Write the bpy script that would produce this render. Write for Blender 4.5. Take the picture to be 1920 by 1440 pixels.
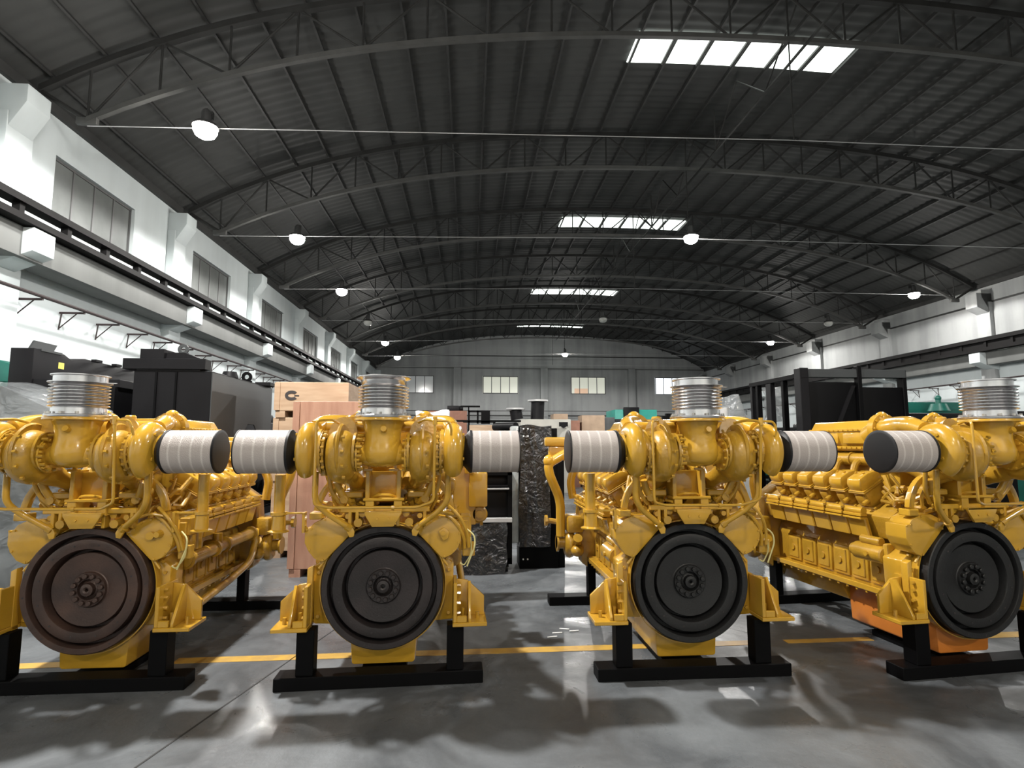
import bpy, bmesh, math, random
from mathutils import Vector, Matrix
random.seed(7)
for o in list(bpy.data.objects): bpy.data.objects.remove(o)
SC = bpy.context.scene
COL = SC.collection
PI = math.pi
def R(d): return math.radians(d)

# ------------------------------------------------------------ camera, world, exposure
cam = bpy.data.cameras.new('camera'); camo = bpy.data.objects.new('camera', cam); COL.objects.link(camo)
cam.sensor_fit = 'HORIZONTAL'; cam.sensor_width = 36.0; cam.lens = 1050/1920*36; cam.clip_end = 300
camo.location = (0, 0, 1.70); camo.rotation_euler = (R(90+5.98), 0, -R(4.334))
SC.camera = camo
wd = bpy.data.worlds.new('world'); SC.world = wd; wd.use_nodes = True
wd.node_tree.nodes['Background'].inputs[0].default_value = (0.75, 0.85, 1, 1)
wd.node_tree.nodes['Background'].inputs[1].default_value = 1.2
SC.view_settings.view_transform = 'Standard'; SC.view_settings.look = 'None'
SC.view_settings.gamma = 1; SC.view_settings.use_curve_mapping = False
SC.view_settings.exposure = 0.02
LAMP_W = 900.0

# ------------------------------------------------------------ materials
def mat(name, col, rough=.5, metal=0, coat=0, nscale=0, namt=0, bump=0, bscale=40, spec=.5, emit=None, estr=0, trans=0, col2=None, alpha=1, aniso_scale=None):
    m = bpy.data.materials.new(name); m.use_nodes = True; nt = m.node_tree; b = nt.nodes['Principled BSDF']
    b.inputs['Base Color'].default_value = (*col, 1); b.inputs['Roughness'].default_value = rough
    b.inputs['Metallic'].default_value = metal; b.inputs['Coat Weight'].default_value = coat
    b.inputs['Coat Roughness'].default_value = .045; b.inputs['Specular IOR Level'].default_value = spec
    b.inputs['Transmission Weight'].default_value = trans; b.inputs['Alpha'].default_value = alpha
    if emit: b.inputs['Emission Color'].default_value = (*emit, 1); b.inputs['Emission Strength'].default_value = estr
    tc = nt.nodes.new('ShaderNodeTexCoord')
    if nscale:
        n = nt.nodes.new('ShaderNodeTexNoise'); n.inputs['Scale'].default_value = nscale; n.inputs['Detail'].default_value = 6
        mp = nt.nodes.new('ShaderNodeMapping'); nt.links.new(tc.outputs['Object'], mp.inputs[0]); nt.links.new(mp.outputs[0], n.inputs['Vector'])
        if aniso_scale: mp.inputs['Scale'].default_value = aniso_scale
        r = nt.nodes.new('ShaderNodeValToRGB'); r.color_ramp.elements[0].position = .35; r.color_ramp.elements[1].position = .68
        c2 = col2 or tuple(c*(1-namt) for c in col)
        r.color_ramp.elements[0].color = (*c2, 1); r.color_ramp.elements[1].color = (*col, 1)
        nt.links.new(n.outputs['Fac'], r.inputs[0]); nt.links.new(r.outputs[0], b.inputs['Base Color'])
    if bump:
        n2 = nt.nodes.new('ShaderNodeTexNoise'); n2.inputs['Scale'].default_value = bscale; n2.inputs['Detail'].default_value = 4
        nt.links.new(tc.outputs['Object'], n2.inputs['Vector'])
        bp = nt.nodes.new('ShaderNodeBump'); bp.inputs['Strength'].default_value = bump; bp.inputs['Distance'].default_value = .02
        nt.links.new(n2.outputs['Fac'], bp.inputs['Height']); nt.links.new(bp.outputs[0], b.inputs['Normal'])
    return m
M = {}
M['yellow'] = mat('yellow_paint', (.57, .322, .030), .26, coat=.8, spec=.4, nscale=3, namt=.18, bump=.05, bscale=26)
M['yellow_cast'] = mat('yellow_cast_iron', (.50, .280, .024), .34, coat=.65, nscale=5, namt=.30, bump=.14, bscale=50)
M['orange'] = mat('orange_sump', (.62, .20, .03), .45, coat=.2, nscale=3, namt=.15)  # orange colour given to the deep sump of one engine only
M['brown'] = mat('rusty_brown_iron', (.085, .048, .036), .42, .35, nscale=4, col2=(.04, .026, .022), bump=.12, bscale=80, coat=.15)
M['dkgrey'] = mat('dark_grey_brown_iron', (.038, .030, .030), .42, .35, nscale=4, col2=(.022, .019, .019), bump=.12, bscale=80, coat=.1)
M['blackfw'] = mat('black_painted_iron', (.013, .0135, .014), .5, .1, nscale=4, col2=(.009, .009, .0095), bump=.1, bscale=80)
M['black'] = mat('black_steel', (.0025, .0025, .003), .55, spec=.10, nscale=3, namt=.3)
M['blacksheet'] = mat('black_sheet_steel', (.0095, .0092, .0105), .48, nscale=2, namt=.3, spec=.15)
M['greysheet'] = mat('dark_grey_sheet_steel', (.042, .046, .048), .45, nscale=2, namt=.2)
M['silver'] = mat('stainless_steel', (.66, .65, .66), .22, .95)
M['steelbolt'] = mat('bright_bolt_steel', (.5, .48, .45), .3, .9)
M['filter'] = None
M['rubber'] = mat('black_rubber', (.007, .007, .008), .5, spec=.3)
M['ply'] = mat('pinkish_plywood', (.42, .24, .165), .6, nscale=2.2, col2=(.33, .17, .115), aniso_scale=(5, 5, .6), bump=.05)
M['ply2'] = mat('pale_plywood', (.46, .33, .22), .65, nscale=3, col2=(.36, .24, .15), aniso_scale=(.6, 1, 5))
M['carton'] = mat('brown_cardboard', (.36, .26, .18), .8, nscale=4, namt=.2)
M['rust'] = mat('red_brown_board', (.27, .13, .09), .8, nscale=4, namt=.25)
M['beige'] = mat('beige_painted_steel', (.42, .41, .37), .6, nscale=3, namt=.15)
M['green'] = mat('dark_green_paint', (.01, .13, .10), .4, nscale=3, namt=.3)
M['teal'] = mat('teal_paint', (.03, .42, .34), .45, nscale=3, namt=.15)
M['ink'] = mat('black_ink', (.03, .025, .025), .7)
M['roofdark'] = mat('dark_steel', (.035, .035, .034), .6, nscale=2, namt=.3)
M['truss'] = mat('grey_painted_steel', (.035, .035, .034), .6, spec=.2, nscale=2, namt=.35)
M['girder'] = mat('dark_girder_steel', (.010, .0095, .0095), .65, spec=.1, nscale=1, namt=.3)
M['pipe'] = mat('dark_red_brown_pipe', (.04, .03, .03), .6, spec=.2, nscale=2, namt=.3)
M['galv'] = mat('galvanised_tube', (.5, .5, .5), .4, .3)
M['lampbody'] = mat('grey_lamp_body', (.04, .04, .04), .5)
M['chord'] = mat('light_grey_chord_steel', (.075, .075, .072), .6, nscale=2, namt=.3)
M['glow'] = mat('lamp_glow', (1, 1, 1), .5, emit=(1, .95, .86), estr=120)
M['off'] = mat('unlit_lamp_glass', (.55, .55, .52), .3)
M['sky'] = mat('skylight_sheet', (.9, .95, .9), .5, emit=(.92, 1, .93), estr=3.2)
M['winlit'] = mat('daylit_window_glass', (.5, .5, .45), .3, emit=(.8, .82, .68), estr=.50)
M['winbright'] = mat('bright_window_glass', (.7, .7, .7), .3, emit=(.9, .96, 1), estr=1.5)
M['windim'] = mat('dim_window_glass', (.45, .46, .46), .15, emit=(.8, .85, .85), estr=.12)
M['peach'] = mat('peach_window_glass', (.6, .4, .3), .4, emit=(.95, .65, .42), estr=.4)
M['glassgrey'] = mat('grey_dusty_glass', (.20, .21, .205), .2, nscale=1.2, col2=(.15, .16, .155), coat=.3)
M['mullion'] = mat('grey_window_steel', (.10, .10, .10), .5)
M['lineY'] = mat('yellow_floor_paint', (.56, .34, .055), .5, nscale=7, col2=(.40, .25, .07), bump=.1)
M['wire'] = mat('pale_yellow_wire', (.55, .50, .22), .5)
M['white'] = mat('white_matt', (.75, .77, .78), .6)
M['crack'] = mat('dark_floor_joint', (.03, .03, .03), .8)

def wall_mat(name, c, c2, sc=.35, streak=True):
    m = bpy.data.materials.new(name); m.use_nodes = True; nt = m.node_tree; b = nt.nodes['Principled BSDF']; b.inputs['Roughness'].default_value = .8
    tc = nt.nodes.new('ShaderNodeTexCoord')
    n = nt.nodes.new('ShaderNodeTexNoise'); n.inputs['Scale'].default_value = sc; n.inputs['Detail'].default_value = 8; n.inputs['Roughness'].default_value = .6
    nt.links.new(tc.outputs['Object'], n.inputs['Vector'])
    mp = nt.nodes.new('ShaderNodeMapping'); mp.inputs['Scale'].default_value = (1.6, 1.6, .12); nt.links.new(tc.outputs['Object'], mp.inputs[0])
    n3 = nt.nodes.new('ShaderNodeTexNoise'); n3.inputs['Scale'].default_value = 1; n3.inputs['Detail'].default_value = 5; nt.links.new(mp.outputs[0], n3.inputs['Vector'])
    mx = nt.nodes.new('ShaderNodeMath'); mx.operation = 'MULTIPLY_ADD'; mx.inputs[1].default_value = .5; mx.inputs[2].default_value = 0
    nt.links.new(n.outputs['Fac'], mx.inputs[0])
    ad = nt.nodes.new('ShaderNodeMath'); ad.operation = 'MULTIPLY_ADD'; ad.inputs[1].default_value = .5; nt.links.new(n3.outputs['Fac'], ad.inputs[0]); nt.links.new(mx.outputs[0], ad.inputs[2])
    r = nt.nodes.new('ShaderNodeValToRGB'); r.color_ramp.elements[0].position = .36; r.color_ramp.elements[1].position = .56
    r.color_ramp.elements[0].color = (*c2, 1); r.color_ramp.elements[1].color = (*c, 1)
    nt.links.new(ad.outputs[0], r.inputs[0]); nt.links.new(r.outputs[0], b.inputs['Base Color'])
    return m
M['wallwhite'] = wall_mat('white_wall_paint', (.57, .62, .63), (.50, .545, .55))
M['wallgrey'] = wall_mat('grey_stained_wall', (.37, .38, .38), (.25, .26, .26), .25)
M['concrete'] = wall_mat('grey_concrete', (.15, .155, .15), (.11, .115, .11))
def floor_mat():
    m = bpy.data.materials.new('grey_concrete_floor'); m.use_nodes = True; nt = m.node_tree; b = nt.nodes['Principled BSDF']
    tc = nt.nodes.new('ShaderNodeTexCoord')
    def noise(s, d=6, rg=.6, dist=0):
        n = nt.nodes.new('ShaderNodeTexNoise'); n.inputs['Scale'].default_value = s; n.inputs['Detail'].default_value = d
        n.inputs['Roughness'].default_value = rg; n.inputs['Distortion'].default_value = dist; nt.links.new(tc.outputs['Object'], n.inputs['Vector']); return n
    a = noise(.9, 8, .65, .8); r = nt.nodes.new('ShaderNodeValToRGB')
    e = r.color_ramp.elements; e[0].position = .36; e[0].color = (.068, .074, .080, 1); e[1].position = .66; e[1].color = (.145, .157, .167, 1)
    nt.links.new(a.outputs['Fac'], r.inputs[0])
    f = noise(30, 5, .7); mix = nt.nodes.new('ShaderNodeMix'); mix.data_type = 'RGBA'; mix.blend_type = 'MULTIPLY'; mix.inputs[0].default_value = .35
    nt.links.new(r.outputs[0], mix.inputs[6]); nt.links.new(f.outputs['Color'], mix.inputs[7])
    r3 = nt.nodes.new('ShaderNodeValToRGB'); r3.color_ramp.elements[0].position = .3; r3.color_ramp.elements[1].position = .7
    r3.color_ramp.elements[0].color = (.7, .7, .7, 1); nt.links.new(f.outputs['Fac'], r3.inputs[0]); nt.links.new(r3.outputs[0], mix.inputs[7])
    nt.links.new(mix.outputs[2], b.inputs['Base Color'])
    g = noise(1.3, 7, .6, 1.2); r2 = nt.nodes.new('ShaderNodeValToRGB'); e = r2.color_ramp.elements
    e[0].position = .38; e[0].color = (.24, .24, .24, 1); e[1].position = .62; e[1].color = (.58, .58, .58, 1)
    nt.links.new(g.outputs['Fac'], r2.inputs[0]); nt.links.new(r2.outputs[0], b.inputs['Roughness'])
    b.inputs['Specular IOR Level'].default_value = .5
    n5 = noise(9, 6, .65); bp = nt.nodes.new('ShaderNodeBump'); bp.inputs['Strength'].default_value = .18; bp.inputs['Distance'].default_value = .02
    nt.links.new(n5.outputs['Fac'], bp.inputs['Height']); nt.links.new(bp.outputs[0], b.inputs['Normal'])
    return m
M['floor'] = floor_mat()
def filter_mat():
    m = bpy.data.materials.new('pleated_filter_mesh'); m.use_nodes = True; nt = m.node_tree; b = nt.nodes['Principled BSDF']; b.inputs['Roughness'].default_value = .55
    tc = nt.nodes.new('ShaderNodeTexCoord'); sp = nt.nodes.new('ShaderNodeSeparateXYZ'); nt.links.new(tc.outputs['Object'], sp.inputs[0])
    w = nt.nodes.new('ShaderNodeMath'); w.operation = 'MULTIPLY'; w.inputs[1].default_value = 1/.072; nt.links.new(sp.outputs[0], w.inputs[0])
    fr = nt.nodes.new('ShaderNodeMath'); fr.operation = 'FRACT'; nt.links.new(w.outputs[0], fr.inputs[0])
    r = nt.nodes.new('ShaderNodeValToRGB'); e = r.color_ramp.elements; e[0].position = 0; e[0].color = (.37, .335, .315, 1)
    e[1].position = 1; e[1].color = (.37, .335, .315, 1)
    x = e.new(.34); x.color = (.37, .335, .315, 1); x = e.new(.5); x.color = (.53, .50, .475, 1); x = e.new(.62); x.color = (.37, .335, .315, 1)
    nt.links.new(fr.outputs[0], r.inputs[0]); nt.links.new(r.outputs[0], b.inputs['Base Color'])
    bk = nt.nodes.new('ShaderNodeTexVoronoi'); bk.inputs['Scale'].default_value = 160; nt.links.new(tc.outputs['Object'], bk.inputs['Vector'])
    bp = nt.nodes.new('ShaderNodeBump'); bp.inputs['Strength'].default_value = .35; bp.inputs['Distance'].default_value = .004
    nt.links.new(bk.outputs['Distance'], bp.inputs['Height']); nt.links.new(bp.outputs[0], b.inputs['Normal'])
    return m
M['filter'] = filter_mat()
def plastic_mat(name, col, dens, sc=2.2, bs=.9, dist=1.2):
    m = bpy.data.materials.new(name); m.use_nodes = True; nt = m.node_tree; b = nt.nodes['Principled BSDF']
    b.inputs['Base Color'].default_value = (*col, 1); b.inputs['Roughness'].default_value = .16; b.inputs['Coat Weight'].default_value = .6
    tc = nt.nodes.new('ShaderNodeTexCoord'); n = nt.nodes.new('ShaderNodeTexNoise'); n.inputs['Scale'].default_value = sc; n.inputs['Detail'].default_value = 4; n.inputs['Distortion'].default_value = dist
    nt.links.new(tc.outputs['Object'], n.inputs['Vector'])
    bp = nt.nodes.new('ShaderNodeBump'); bp.inputs['Strength'].default_value = bs; bp.inputs['Distance'].default_value = .07
    nt.links.new(n.outputs['Fac'], bp.inputs['Height']); nt.links.new(bp.outputs[0], b.inputs['Normal'])
    b.inputs['Alpha'].default_value = dens
    return m
M['film'] = plastic_mat('clear_stretch_film', (.30, .32, .33), .48)
M['filmdark'] = plastic_mat('film_over_black_steel', (.016, .016, .017), 1, 5.5, 1.0, 2.5)

# ------------------------------------------------------------ mesh builder
def basis(ax):
    a = Vector(ax).normalized(); t = Vector((0, 0, 1)) if abs(a.z) < .9 else Vector((1, 0, 0))
    u = t.cross(a).normalized(); v = a.cross(u).normalized(); return u, v, a
class MB:
    def __init__(s): s.v = []; s.f = []
    def add(s, vs, fs):
        n = len(s.v); s.v += [tuple(v) for v in vs]; s.f += [tuple(i+n for i in f) for f in fs]; return s
    def box(s, x0, x1, y0, y1, z0, z1, bev=0, mtx=None):
        if x0 > x1: x0, x1 = x1, x0
        if y0 > y1: y0, y1 = y1, y0
        if z0 > z1: z0, z1 = z1, z0
        b = min(bev, (x1-x0)/2.2, (y1-y0)/2.2, (z1-z0)/2.2)
        bm = bmesh.new(); bmesh.ops.create_cube(bm, size=1)
        for v in bm.verts: v.co = Vector((x0+(v.co.x+.5)*(x1-x0), y0+(v.co.y+.5)*(y1-y0), z0+(v.co.z+.5)*(z1-z0)))
        if b > 0: bmesh.ops.bevel(bm, geom=list(bm.edges), offset=b, segments=2 if b > .008 else 1, affect='EDGES', profile=.5)
        if mtx is not None: bmesh.ops.transform(bm, matrix=mtx, verts=bm.verts)
        bm.verts.index_update(); s.add([v.co.copy() for v in bm.verts], [[v.index for v in f.verts] for f in bm.faces]); bm.free(); return s
    def cyl(s, p0, p1, r0, r1=None, seg=20, bev=0):
        r1 = r0 if r1 is None else r1; p0 = Vector(p0); p1 = Vector(p1); L = (p1-p0).length
        if bev: return s.lathe([(0, 0), (r0-bev, 0), (r0, bev), (r1, L-bev), (r1-bev, L), (0, L)], p0, p1-p0, seg)
        return s.lathe([(0, 0), (r0, 0), (r1, L), (0, L)], p0, p1-p0, seg)
    def lathe(s, prof, o, ax=(0, 0, 1), seg=32):
        u, v, a = basis(ax); o = Vector(o); vs = []; fs = []; rings = []
        for r, h in prof:
            if r <= 1e-6: rings.append([len(vs)]); vs.append(o+a*h)
            else:
                rings.append(list(range(len(vs), len(vs)+seg)))
                for k in range(seg):
                    t = 2*PI*k/seg; vs.append(o+a*h+u*(r*math.cos(t))+v*(r*math.sin(t)))
        for A, B in zip(rings[:-1], rings[1:]):
            if len(A) == 1 and len(B) == 1: continue
            for k in range(seg):
                k2 = (k+1) % seg
                if len(A) == 1: fs.append((A[0], B[k2], B[k]))
                elif len(B) == 1: fs.append((A[k], A[k2], B[0]))
                else: fs.append((A[k], A[k2], B[k2], B[k]))
        return s.add(vs, fs)
    def tube(s, pts, r, seg=10, bend=None, cap=True, radii=None):
        P = [Vector(p) for p in pts]
        if bend is None: bend = r*2.5
        Q = [P[0]]; 
        for i in range(1, len(P)-1):
            a = (P[i-1]-P[i]); b = (P[i+1]-P[i]); d = min(bend, a.length*.45, b.length*.45)
            A = P[i]+a.normalized()*d; B = P[i]+b.normalized()*d
            for k in range(6):
                t = k/5; Q.append(A*(1-t)**2+P[i]*2*t*(1-t)+B*t*t)
        Q.append(P[-1])
        rr = [r]*len(Q) if radii is None else [radii[0]+(radii[1]-radii[0])*i/(len(Q)-1) for i in range(len(Q))]
        T = []
        for i in range(len(Q)):
            a = Q[max(i-1, 0)]; b = Q[min(i+1, len(Q)-1)]; T.append((b-a).normalized())
        u, v, _ = basis(T[0]); vs = []; fs = []
        for i, q in enumerate(Q):
            if i:
                u = (u-T[i]*u.dot(T[i])).normalized(); v = T[i].cross(u).normalized()
            for k in range(seg):
                t = 2*PI*k/seg; vs.append(q+(u*math.cos(t)+v*math.sin(t))*rr[i])
        for i in range(len(Q)-1):
            for k in range(seg):
                k2 = (k+1) % seg; fs.append((i*seg+k, i*seg+k2, (i+1)*seg+k2, (i+1)*seg+k))
        if cap: fs.append(tuple(reversed(range(seg)))); fs.append(tuple(range((len(Q)-1)*seg, len(Q)*seg)))
        return s.add(vs, fs)
    def prism(s, poly, d0, d1, axes='xz', bev=0):
        bm = bmesh.new()
        def P(a, b, d): return {'xz': (a, d, b), 'yz': (d, a, b), 'xy': (a, b, d)}[axes]
        A = [bm.verts.new(P(a, b, d0)) for a, b in poly]; B = [bm.verts.new(P(a, b, d1)) for a, b in poly]
        n = len(poly); bm.faces.new(A); bm.faces.new(list(reversed(B)))
        for k in range(n): bm.faces.new((A[k], B[k], B[(k+1) % n], A[(k+1) % n]))
        bmesh.ops.recalc_face_normals(bm, faces=bm.faces)
        if bev: bmesh.ops.bevel(bm, geom=list(bm.edges), offset=bev, segments=2, affect='EDGES', profile=.5)
        bm.verts.index_update(); s.add([v.co.copy() for v in bm.verts], [[v.index for v in f.verts] for f in bm.faces]); bm.free(); return s
    def bolts(s, c, ax, Rr, n, r=.012, h=.012, ph=0, hexa=True):
        u, v, a = basis(ax); c = Vector(c)
        for k in range(n):
            t = 2*PI*k/n+ph; p = c+u*(Rr*math.cos(t))+v*(Rr*math.sin(t)); s.cyl(p, p+a*h, r, r, 6 if hexa else 12)
        return s
    def bolt(s, p, ax, r=.012, h=.012):
        p = Vector(p); s.cyl(p, p+Vector(ax).normalized()*h, r, r, 6); return s
    def ball(s, c, rx, ry=None, rz=None, seg=20):
        ry = ry or rx; rz = rz or rx; vs = []; fs = []; n = seg//2
        vs.append((c[0], c[1], c[2]+rz))
        for i in range(1, n):
            for k in range(seg):
                a = PI*i/n; t = 2*PI*k/seg; vs.append((c[0]+rx*math.sin(a)*math.cos(t), c[1]+ry*math.sin(a)*math.sin(t), c[2]+rz*math.cos(a)))
        vs.append((c[0], c[1], c[2]-rz)); L = len(vs)-1
        for k in range(seg): fs.append((0, 1+k, 1+(k+1) % seg)); fs.append((L, L-seg+(k+1) % seg, L-seg+k))
        for i in range(n-2):
            for k in range(seg): fs.append((1+i*seg+k, 1+(i+1)*seg+k, 1+(i+1)*seg+(k+1) % seg, 1+i*seg+(k+1) % seg))
        return s.add(vs, fs)
    def scroll(s, c, sx, Rm, r0, r1, wid, a0, seg=44, cs=16, out=None):
        # snail volute about the X axis; section radius grows r0 -> r1 starting from angle a0 in the YZ plane
        vs = []; fs = []; c = Vector(c)
        for i in range(seg+1):
            t = i/seg; a = a0+2*PI*t; r = r0+(r1-r0)*t; rad = Rm+(r-r0)*.55
            d = Vector((0, math.cos(a), math.sin(a)))
            for k in range(cs):
                b = 2*PI*k/cs; vs.append(c+d*(rad+r*math.cos(b))+Vector((sx*wid*(.75+.25*r/r1)*math.sin(b), 0, 0)))
        for i in range(seg):
            for k in range(cs): fs.append((i*cs+k, i*cs+(k+1) % cs, (i+1)*cs+(k+1) % cs, (i+1)*cs+k))
        fs.append(tuple(range(cs))); fs.append(tuple(reversed(range(seg*cs, seg*cs+cs))))
        s.add(vs, fs); s.cyl(c+Vector((-wid*.62, 0, 0)), c+Vector((wid*.62, 0, 0)), Rm+r0*.6, seg=28); return s
    def mesh(s, name, m, smooth=True, ang=32):
        me = bpy.data.meshes.new(name); me.from_pydata(s.v, [], s.f); me.update()
        bm = bmesh.new(); bm.from_mesh(me); bmesh.ops.recalc_face_normals(bm, faces=bm.faces); bm.to_mesh(me); bm.free()
        for mm in (m if isinstance(m, list) else [m]): me.materials.append(M[mm] if isinstance(mm, str) else mm)
        if smooth:
            me.shade_smooth(); me.set_sharp_from_angle(angle=R(ang))
        return me
CACHE = {}
def obj(name, mb, m, parent=None, key=None, loc=None, rot=None):
    """link one mesh object; with a key, the mesh is shared between repeats"""
    if key is not None and key in CACHE: me = CACHE[key]
    else:
        me = (mb() if callable(mb) else mb).mesh(name, m)
        if key is not None: CACHE[key] = me
    o = bpy.data.objects.new(name, me); COL.objects.link(o)
    if loc is not None: o.location = loc
    if rot is not None: o.rotation_euler = rot
    if parent: o.parent = parent
    return o
def empty(name, loc=(0, 0, 0), rz=0):
    o = bpy.data.objects.new(name, None); COL.objects.link(o); o.location = loc; o.rotation_euler = (0, 0, rz); o.empty_display_size = .1; return o
def tag(o, label, cat, group=None):
    o['label'] = label; o['category'] = cat
    if group: o['group'] = group
    return o
def struct(o, label=None):
    o['kind'] = 'structure'
    if label: o['label'] = label
    return o

# ------------------------------------------------------------ hall
XL, XR, YF, YB = -9.0, 23.4, -12.0, 54.0
XC, HS = 7.2, 16.2
PIL = [11.05+6.1*k for k in range(-4, 8)]
def top_z(x):
    u = (x-XC)/HS; return 12.0-3.3*(.5*u*u+.5*u**4)
def bot_z(x): return top_z(x)-1.15
def tie_z(x): return 8.10+.34*max(0, min(1, (x+8)/15))+.0*x
struct(obj('floor', MB().box(XL-.3, XR+.3, YF, YB, -.2, 0), 'floor'), 'dark grey worn concrete floor')

def arc_sheet():
    mb = MB(); n = 34; nx = [XL-.1+(XR-XL+.2)*i/n for i in range(n+1)]; pitch = .30; vs = []; fs = []; ys = []
    y = YF
    while y < YB: ys += [(y, 0), (y+pitch*.3, 0), (y+pitch*.5, .022), (y+pitch*.8, .022)]; y += pitch
    ys.append((YB, 0))
    for (y, dz) in ys:
        for x in nx: vs.append((x, y, top_z(x)+.24+dz))
    w = n+1
    for j in range(len(ys)-1):
        for i in range(n): fs.append((j*w+i, j*w+i+1, (j+1)*w+i+1, (j+1)*w+i))
    k = len(vs)
    for (y, dz) in ((YF, 0), (YB, 0)):
        for x in nx: vs.append((x, y, top_z(x)+.36))
    for i in range(n): fs.append((k+i, k+w+i, k+w+i+1, k+i+1))
    return mb.add(vs, fs)
def roof_material():
    m = bpy.data.materials.new('dark_corrugated_roof'); m.use_nodes = True; nt = m.node_tree; b = nt.nodes['Principled BSDF']; b.inputs['Roughness'].default_value = .6; b.inputs['Specular IOR Level'].default_value = .2
    tc = nt.nodes.new('ShaderNodeTexCoord'); mp = nt.nodes.new('ShaderNodeMapping'); mp.inputs['Scale'].default_value = (.4, .16, 0)
    nt.links.new(tc.outputs['Object'], mp.inputs[0]); v = nt.nodes.new('ShaderNodeTexNoise'); v.inputs['Scale'].default_value = 1; v.inputs['Detail'].default_value = 3
    nt.links.new(mp.outputs[0], v.inputs['Vector']); r = nt.nodes.new('ShaderNodeValToRGB'); e = r.color_ramp.elements
    e[0].position = .3; e[0].color = (.040, .041, .040, 1); e[1].position = .7; e[1].color = (.068, .069, .067, 1)
    nt.links.new(v.outputs['Fac'], r.inputs[0]); nt.links.new(r.outputs[0], b.inputs['Base Color']); return m
M['roof'] = roof_material()
ceil = struct(obj('ceiling', arc_sheet, 'roof'), 'dark arched corrugated steel roof')
x = XL+.5
while x < XR:
    obj('purlin', MB().box(-.025, .025, YF+.05, YB-.05, .03, .13), 'roofdark', ceil, key='purlin', loc=(x, 0, top_z(x)+.09), rot=(0, math.atan(-3.3*(2*.5*(x-XC)/HS**2+4*.5*(x-XC)**3/HS**4))*-1, 0)); x += .985

# roof trusses
def truss(y, label, n=0):
    t = empty('roof_truss', (0, y, 0)); tag(t, label, 'truss', 'arched roof trusses spanning the hall')
    key = 'truss'
    def chord(fz, r0, xa, xb):
        mb = MB(); N = 44; vs = []; fs = []
        for i in range(N+1):
            xx = xa+(xb-xa)*i/N; z = fz(xx)
            vs += [(xx, -r0, z-r0), (xx, r0, z-r0), (xx, r0, z+r0), (xx, -r0, z+r0)]
        for i in range(N):
            a = i*4
            for k in range(4): fs.append((a+k, a+(k+1) % 4, a+4+(k+1) % 4, a+4+k))
        fs += [(3, 2, 1, 0), tuple(N*4+k for k in range(4))]
        return mb.add(vs, fs)
    obj('top_chord', lambda: chord(top_z, .07, XL+.25, XR-.25), 'truss', t, key='tc')
    obj('bottom_chord', lambda: chord(bot_z, .055, XL+1.2, XR-1.2), 'chord', t, key='bc')
    P = 22; xs = [XL+1.2+(XR-XL-2.4)*i/P for i in range(P+1)]
    for i, xx in enumerate(xs):
        obj('web_post', lambda: MB().cyl((xx, 0, bot_z(xx)), (xx, 0, top_z(xx)), .025, seg=8), 'truss', t, key='wp%d' % i)
        if i < P:
            a, b = (xs[i], xs[i+1])
            if i % 2 == 0: p, q = (a, bot_z(a)), (b, top_z(b))
            else: p, q = (a, top_z(a)), (b, bot_z(b))
            obj('web_diagonal', lambda: MB().cyl((p[0], 0, p[1]), (q[0], 0, q[1]), .027, seg=8), 'truss', t, key='wd%d' % i)
    obj('tie_rod', lambda: MB().tube([(XL+1.2, 0, tie_z(XL+1.2))]+[(xx, 0, tie_z(xx)) for xx in (-5.4, -3.2, 0, 3.5, 7.2, 11, 15, 20.1)]+[(XR-1.2, 0, tie_z(XR-1.2))], .010, 6, bend=.3), 'galv', t, key='tie')
    obj('tie_hanger', lambda: MB().cyl((XC, 0, tie_z(XC)), (XC, 0, bot_z(XC)), .016, seg=6), 'truss', t, key='tieh')
    for s, xa, xb in ((1, XL+.3, XL+1.2), (-1, XR-.3, XR-1.2)):
        obj('end_strut', lambda: MB().cyl((xa, 0, top_z(xa)-.1), (xb, 0, bot_z(xb)), .05, seg=8), 'truss', t, key='es%d' % s)
        obj('shoe_plate', lambda: MB().box(xb-.2, xb+.2, -.05, .05, bot_z(xb)-.10, bot_z(xb)+.05, .01), 'chord', t, key='sp%d' % s)
    return t
names = ['behind the two nearest bays, over the camera', 'nearest in view, crossing the top of the photo', 'second in view, in front of the largest skylight\'s far side',
         'third in view, just before the second skylight', 'fourth in view, behind the lamp beside the second skylight', 'fifth in view, before the third skylight',
         'sixth in view, before the small unlit lamp', 'last in view, close to the far end wall']
for k in range(8):
    truss(5.3+6.1*k, 'grey arched steel roof truss, '+names[k])
# longitudinal brace under the ridge
lb = empty('ridge_brace', (0, 0, 0)); tag(lb, 'grey longitudinal bracing running under the roof ridge past the skylights', 'brace')
obj('lower_tube', MB().box(XC+.28, XC+.33, 5.3, 48, 10.62, 10.67), 'truss', lb)
for k in range(7):
    y = 5.3+6.1*k
    for (ya, za, yb, zb) in ((y, 11.9, y+1.6, 10.65), (y+1.6, 10.65, y+3.05, 11.95), (y+3.05, 11.95, y+4.5, 10.65), (y+4.5, 10.65, y+6.1, 11.9)):
        obj('brace_diagonal', MB().cyl((XC+.3, ya, za), (XC+.3, yb, zb), .022, seg=8), 'truss', lb)
    obj('brace_post', MB().cyl((XC+.3, y+4.5, 10.65), (XC+.3, y+4.5, 12.0), .022, seg=8), 'truss', lb)

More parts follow.
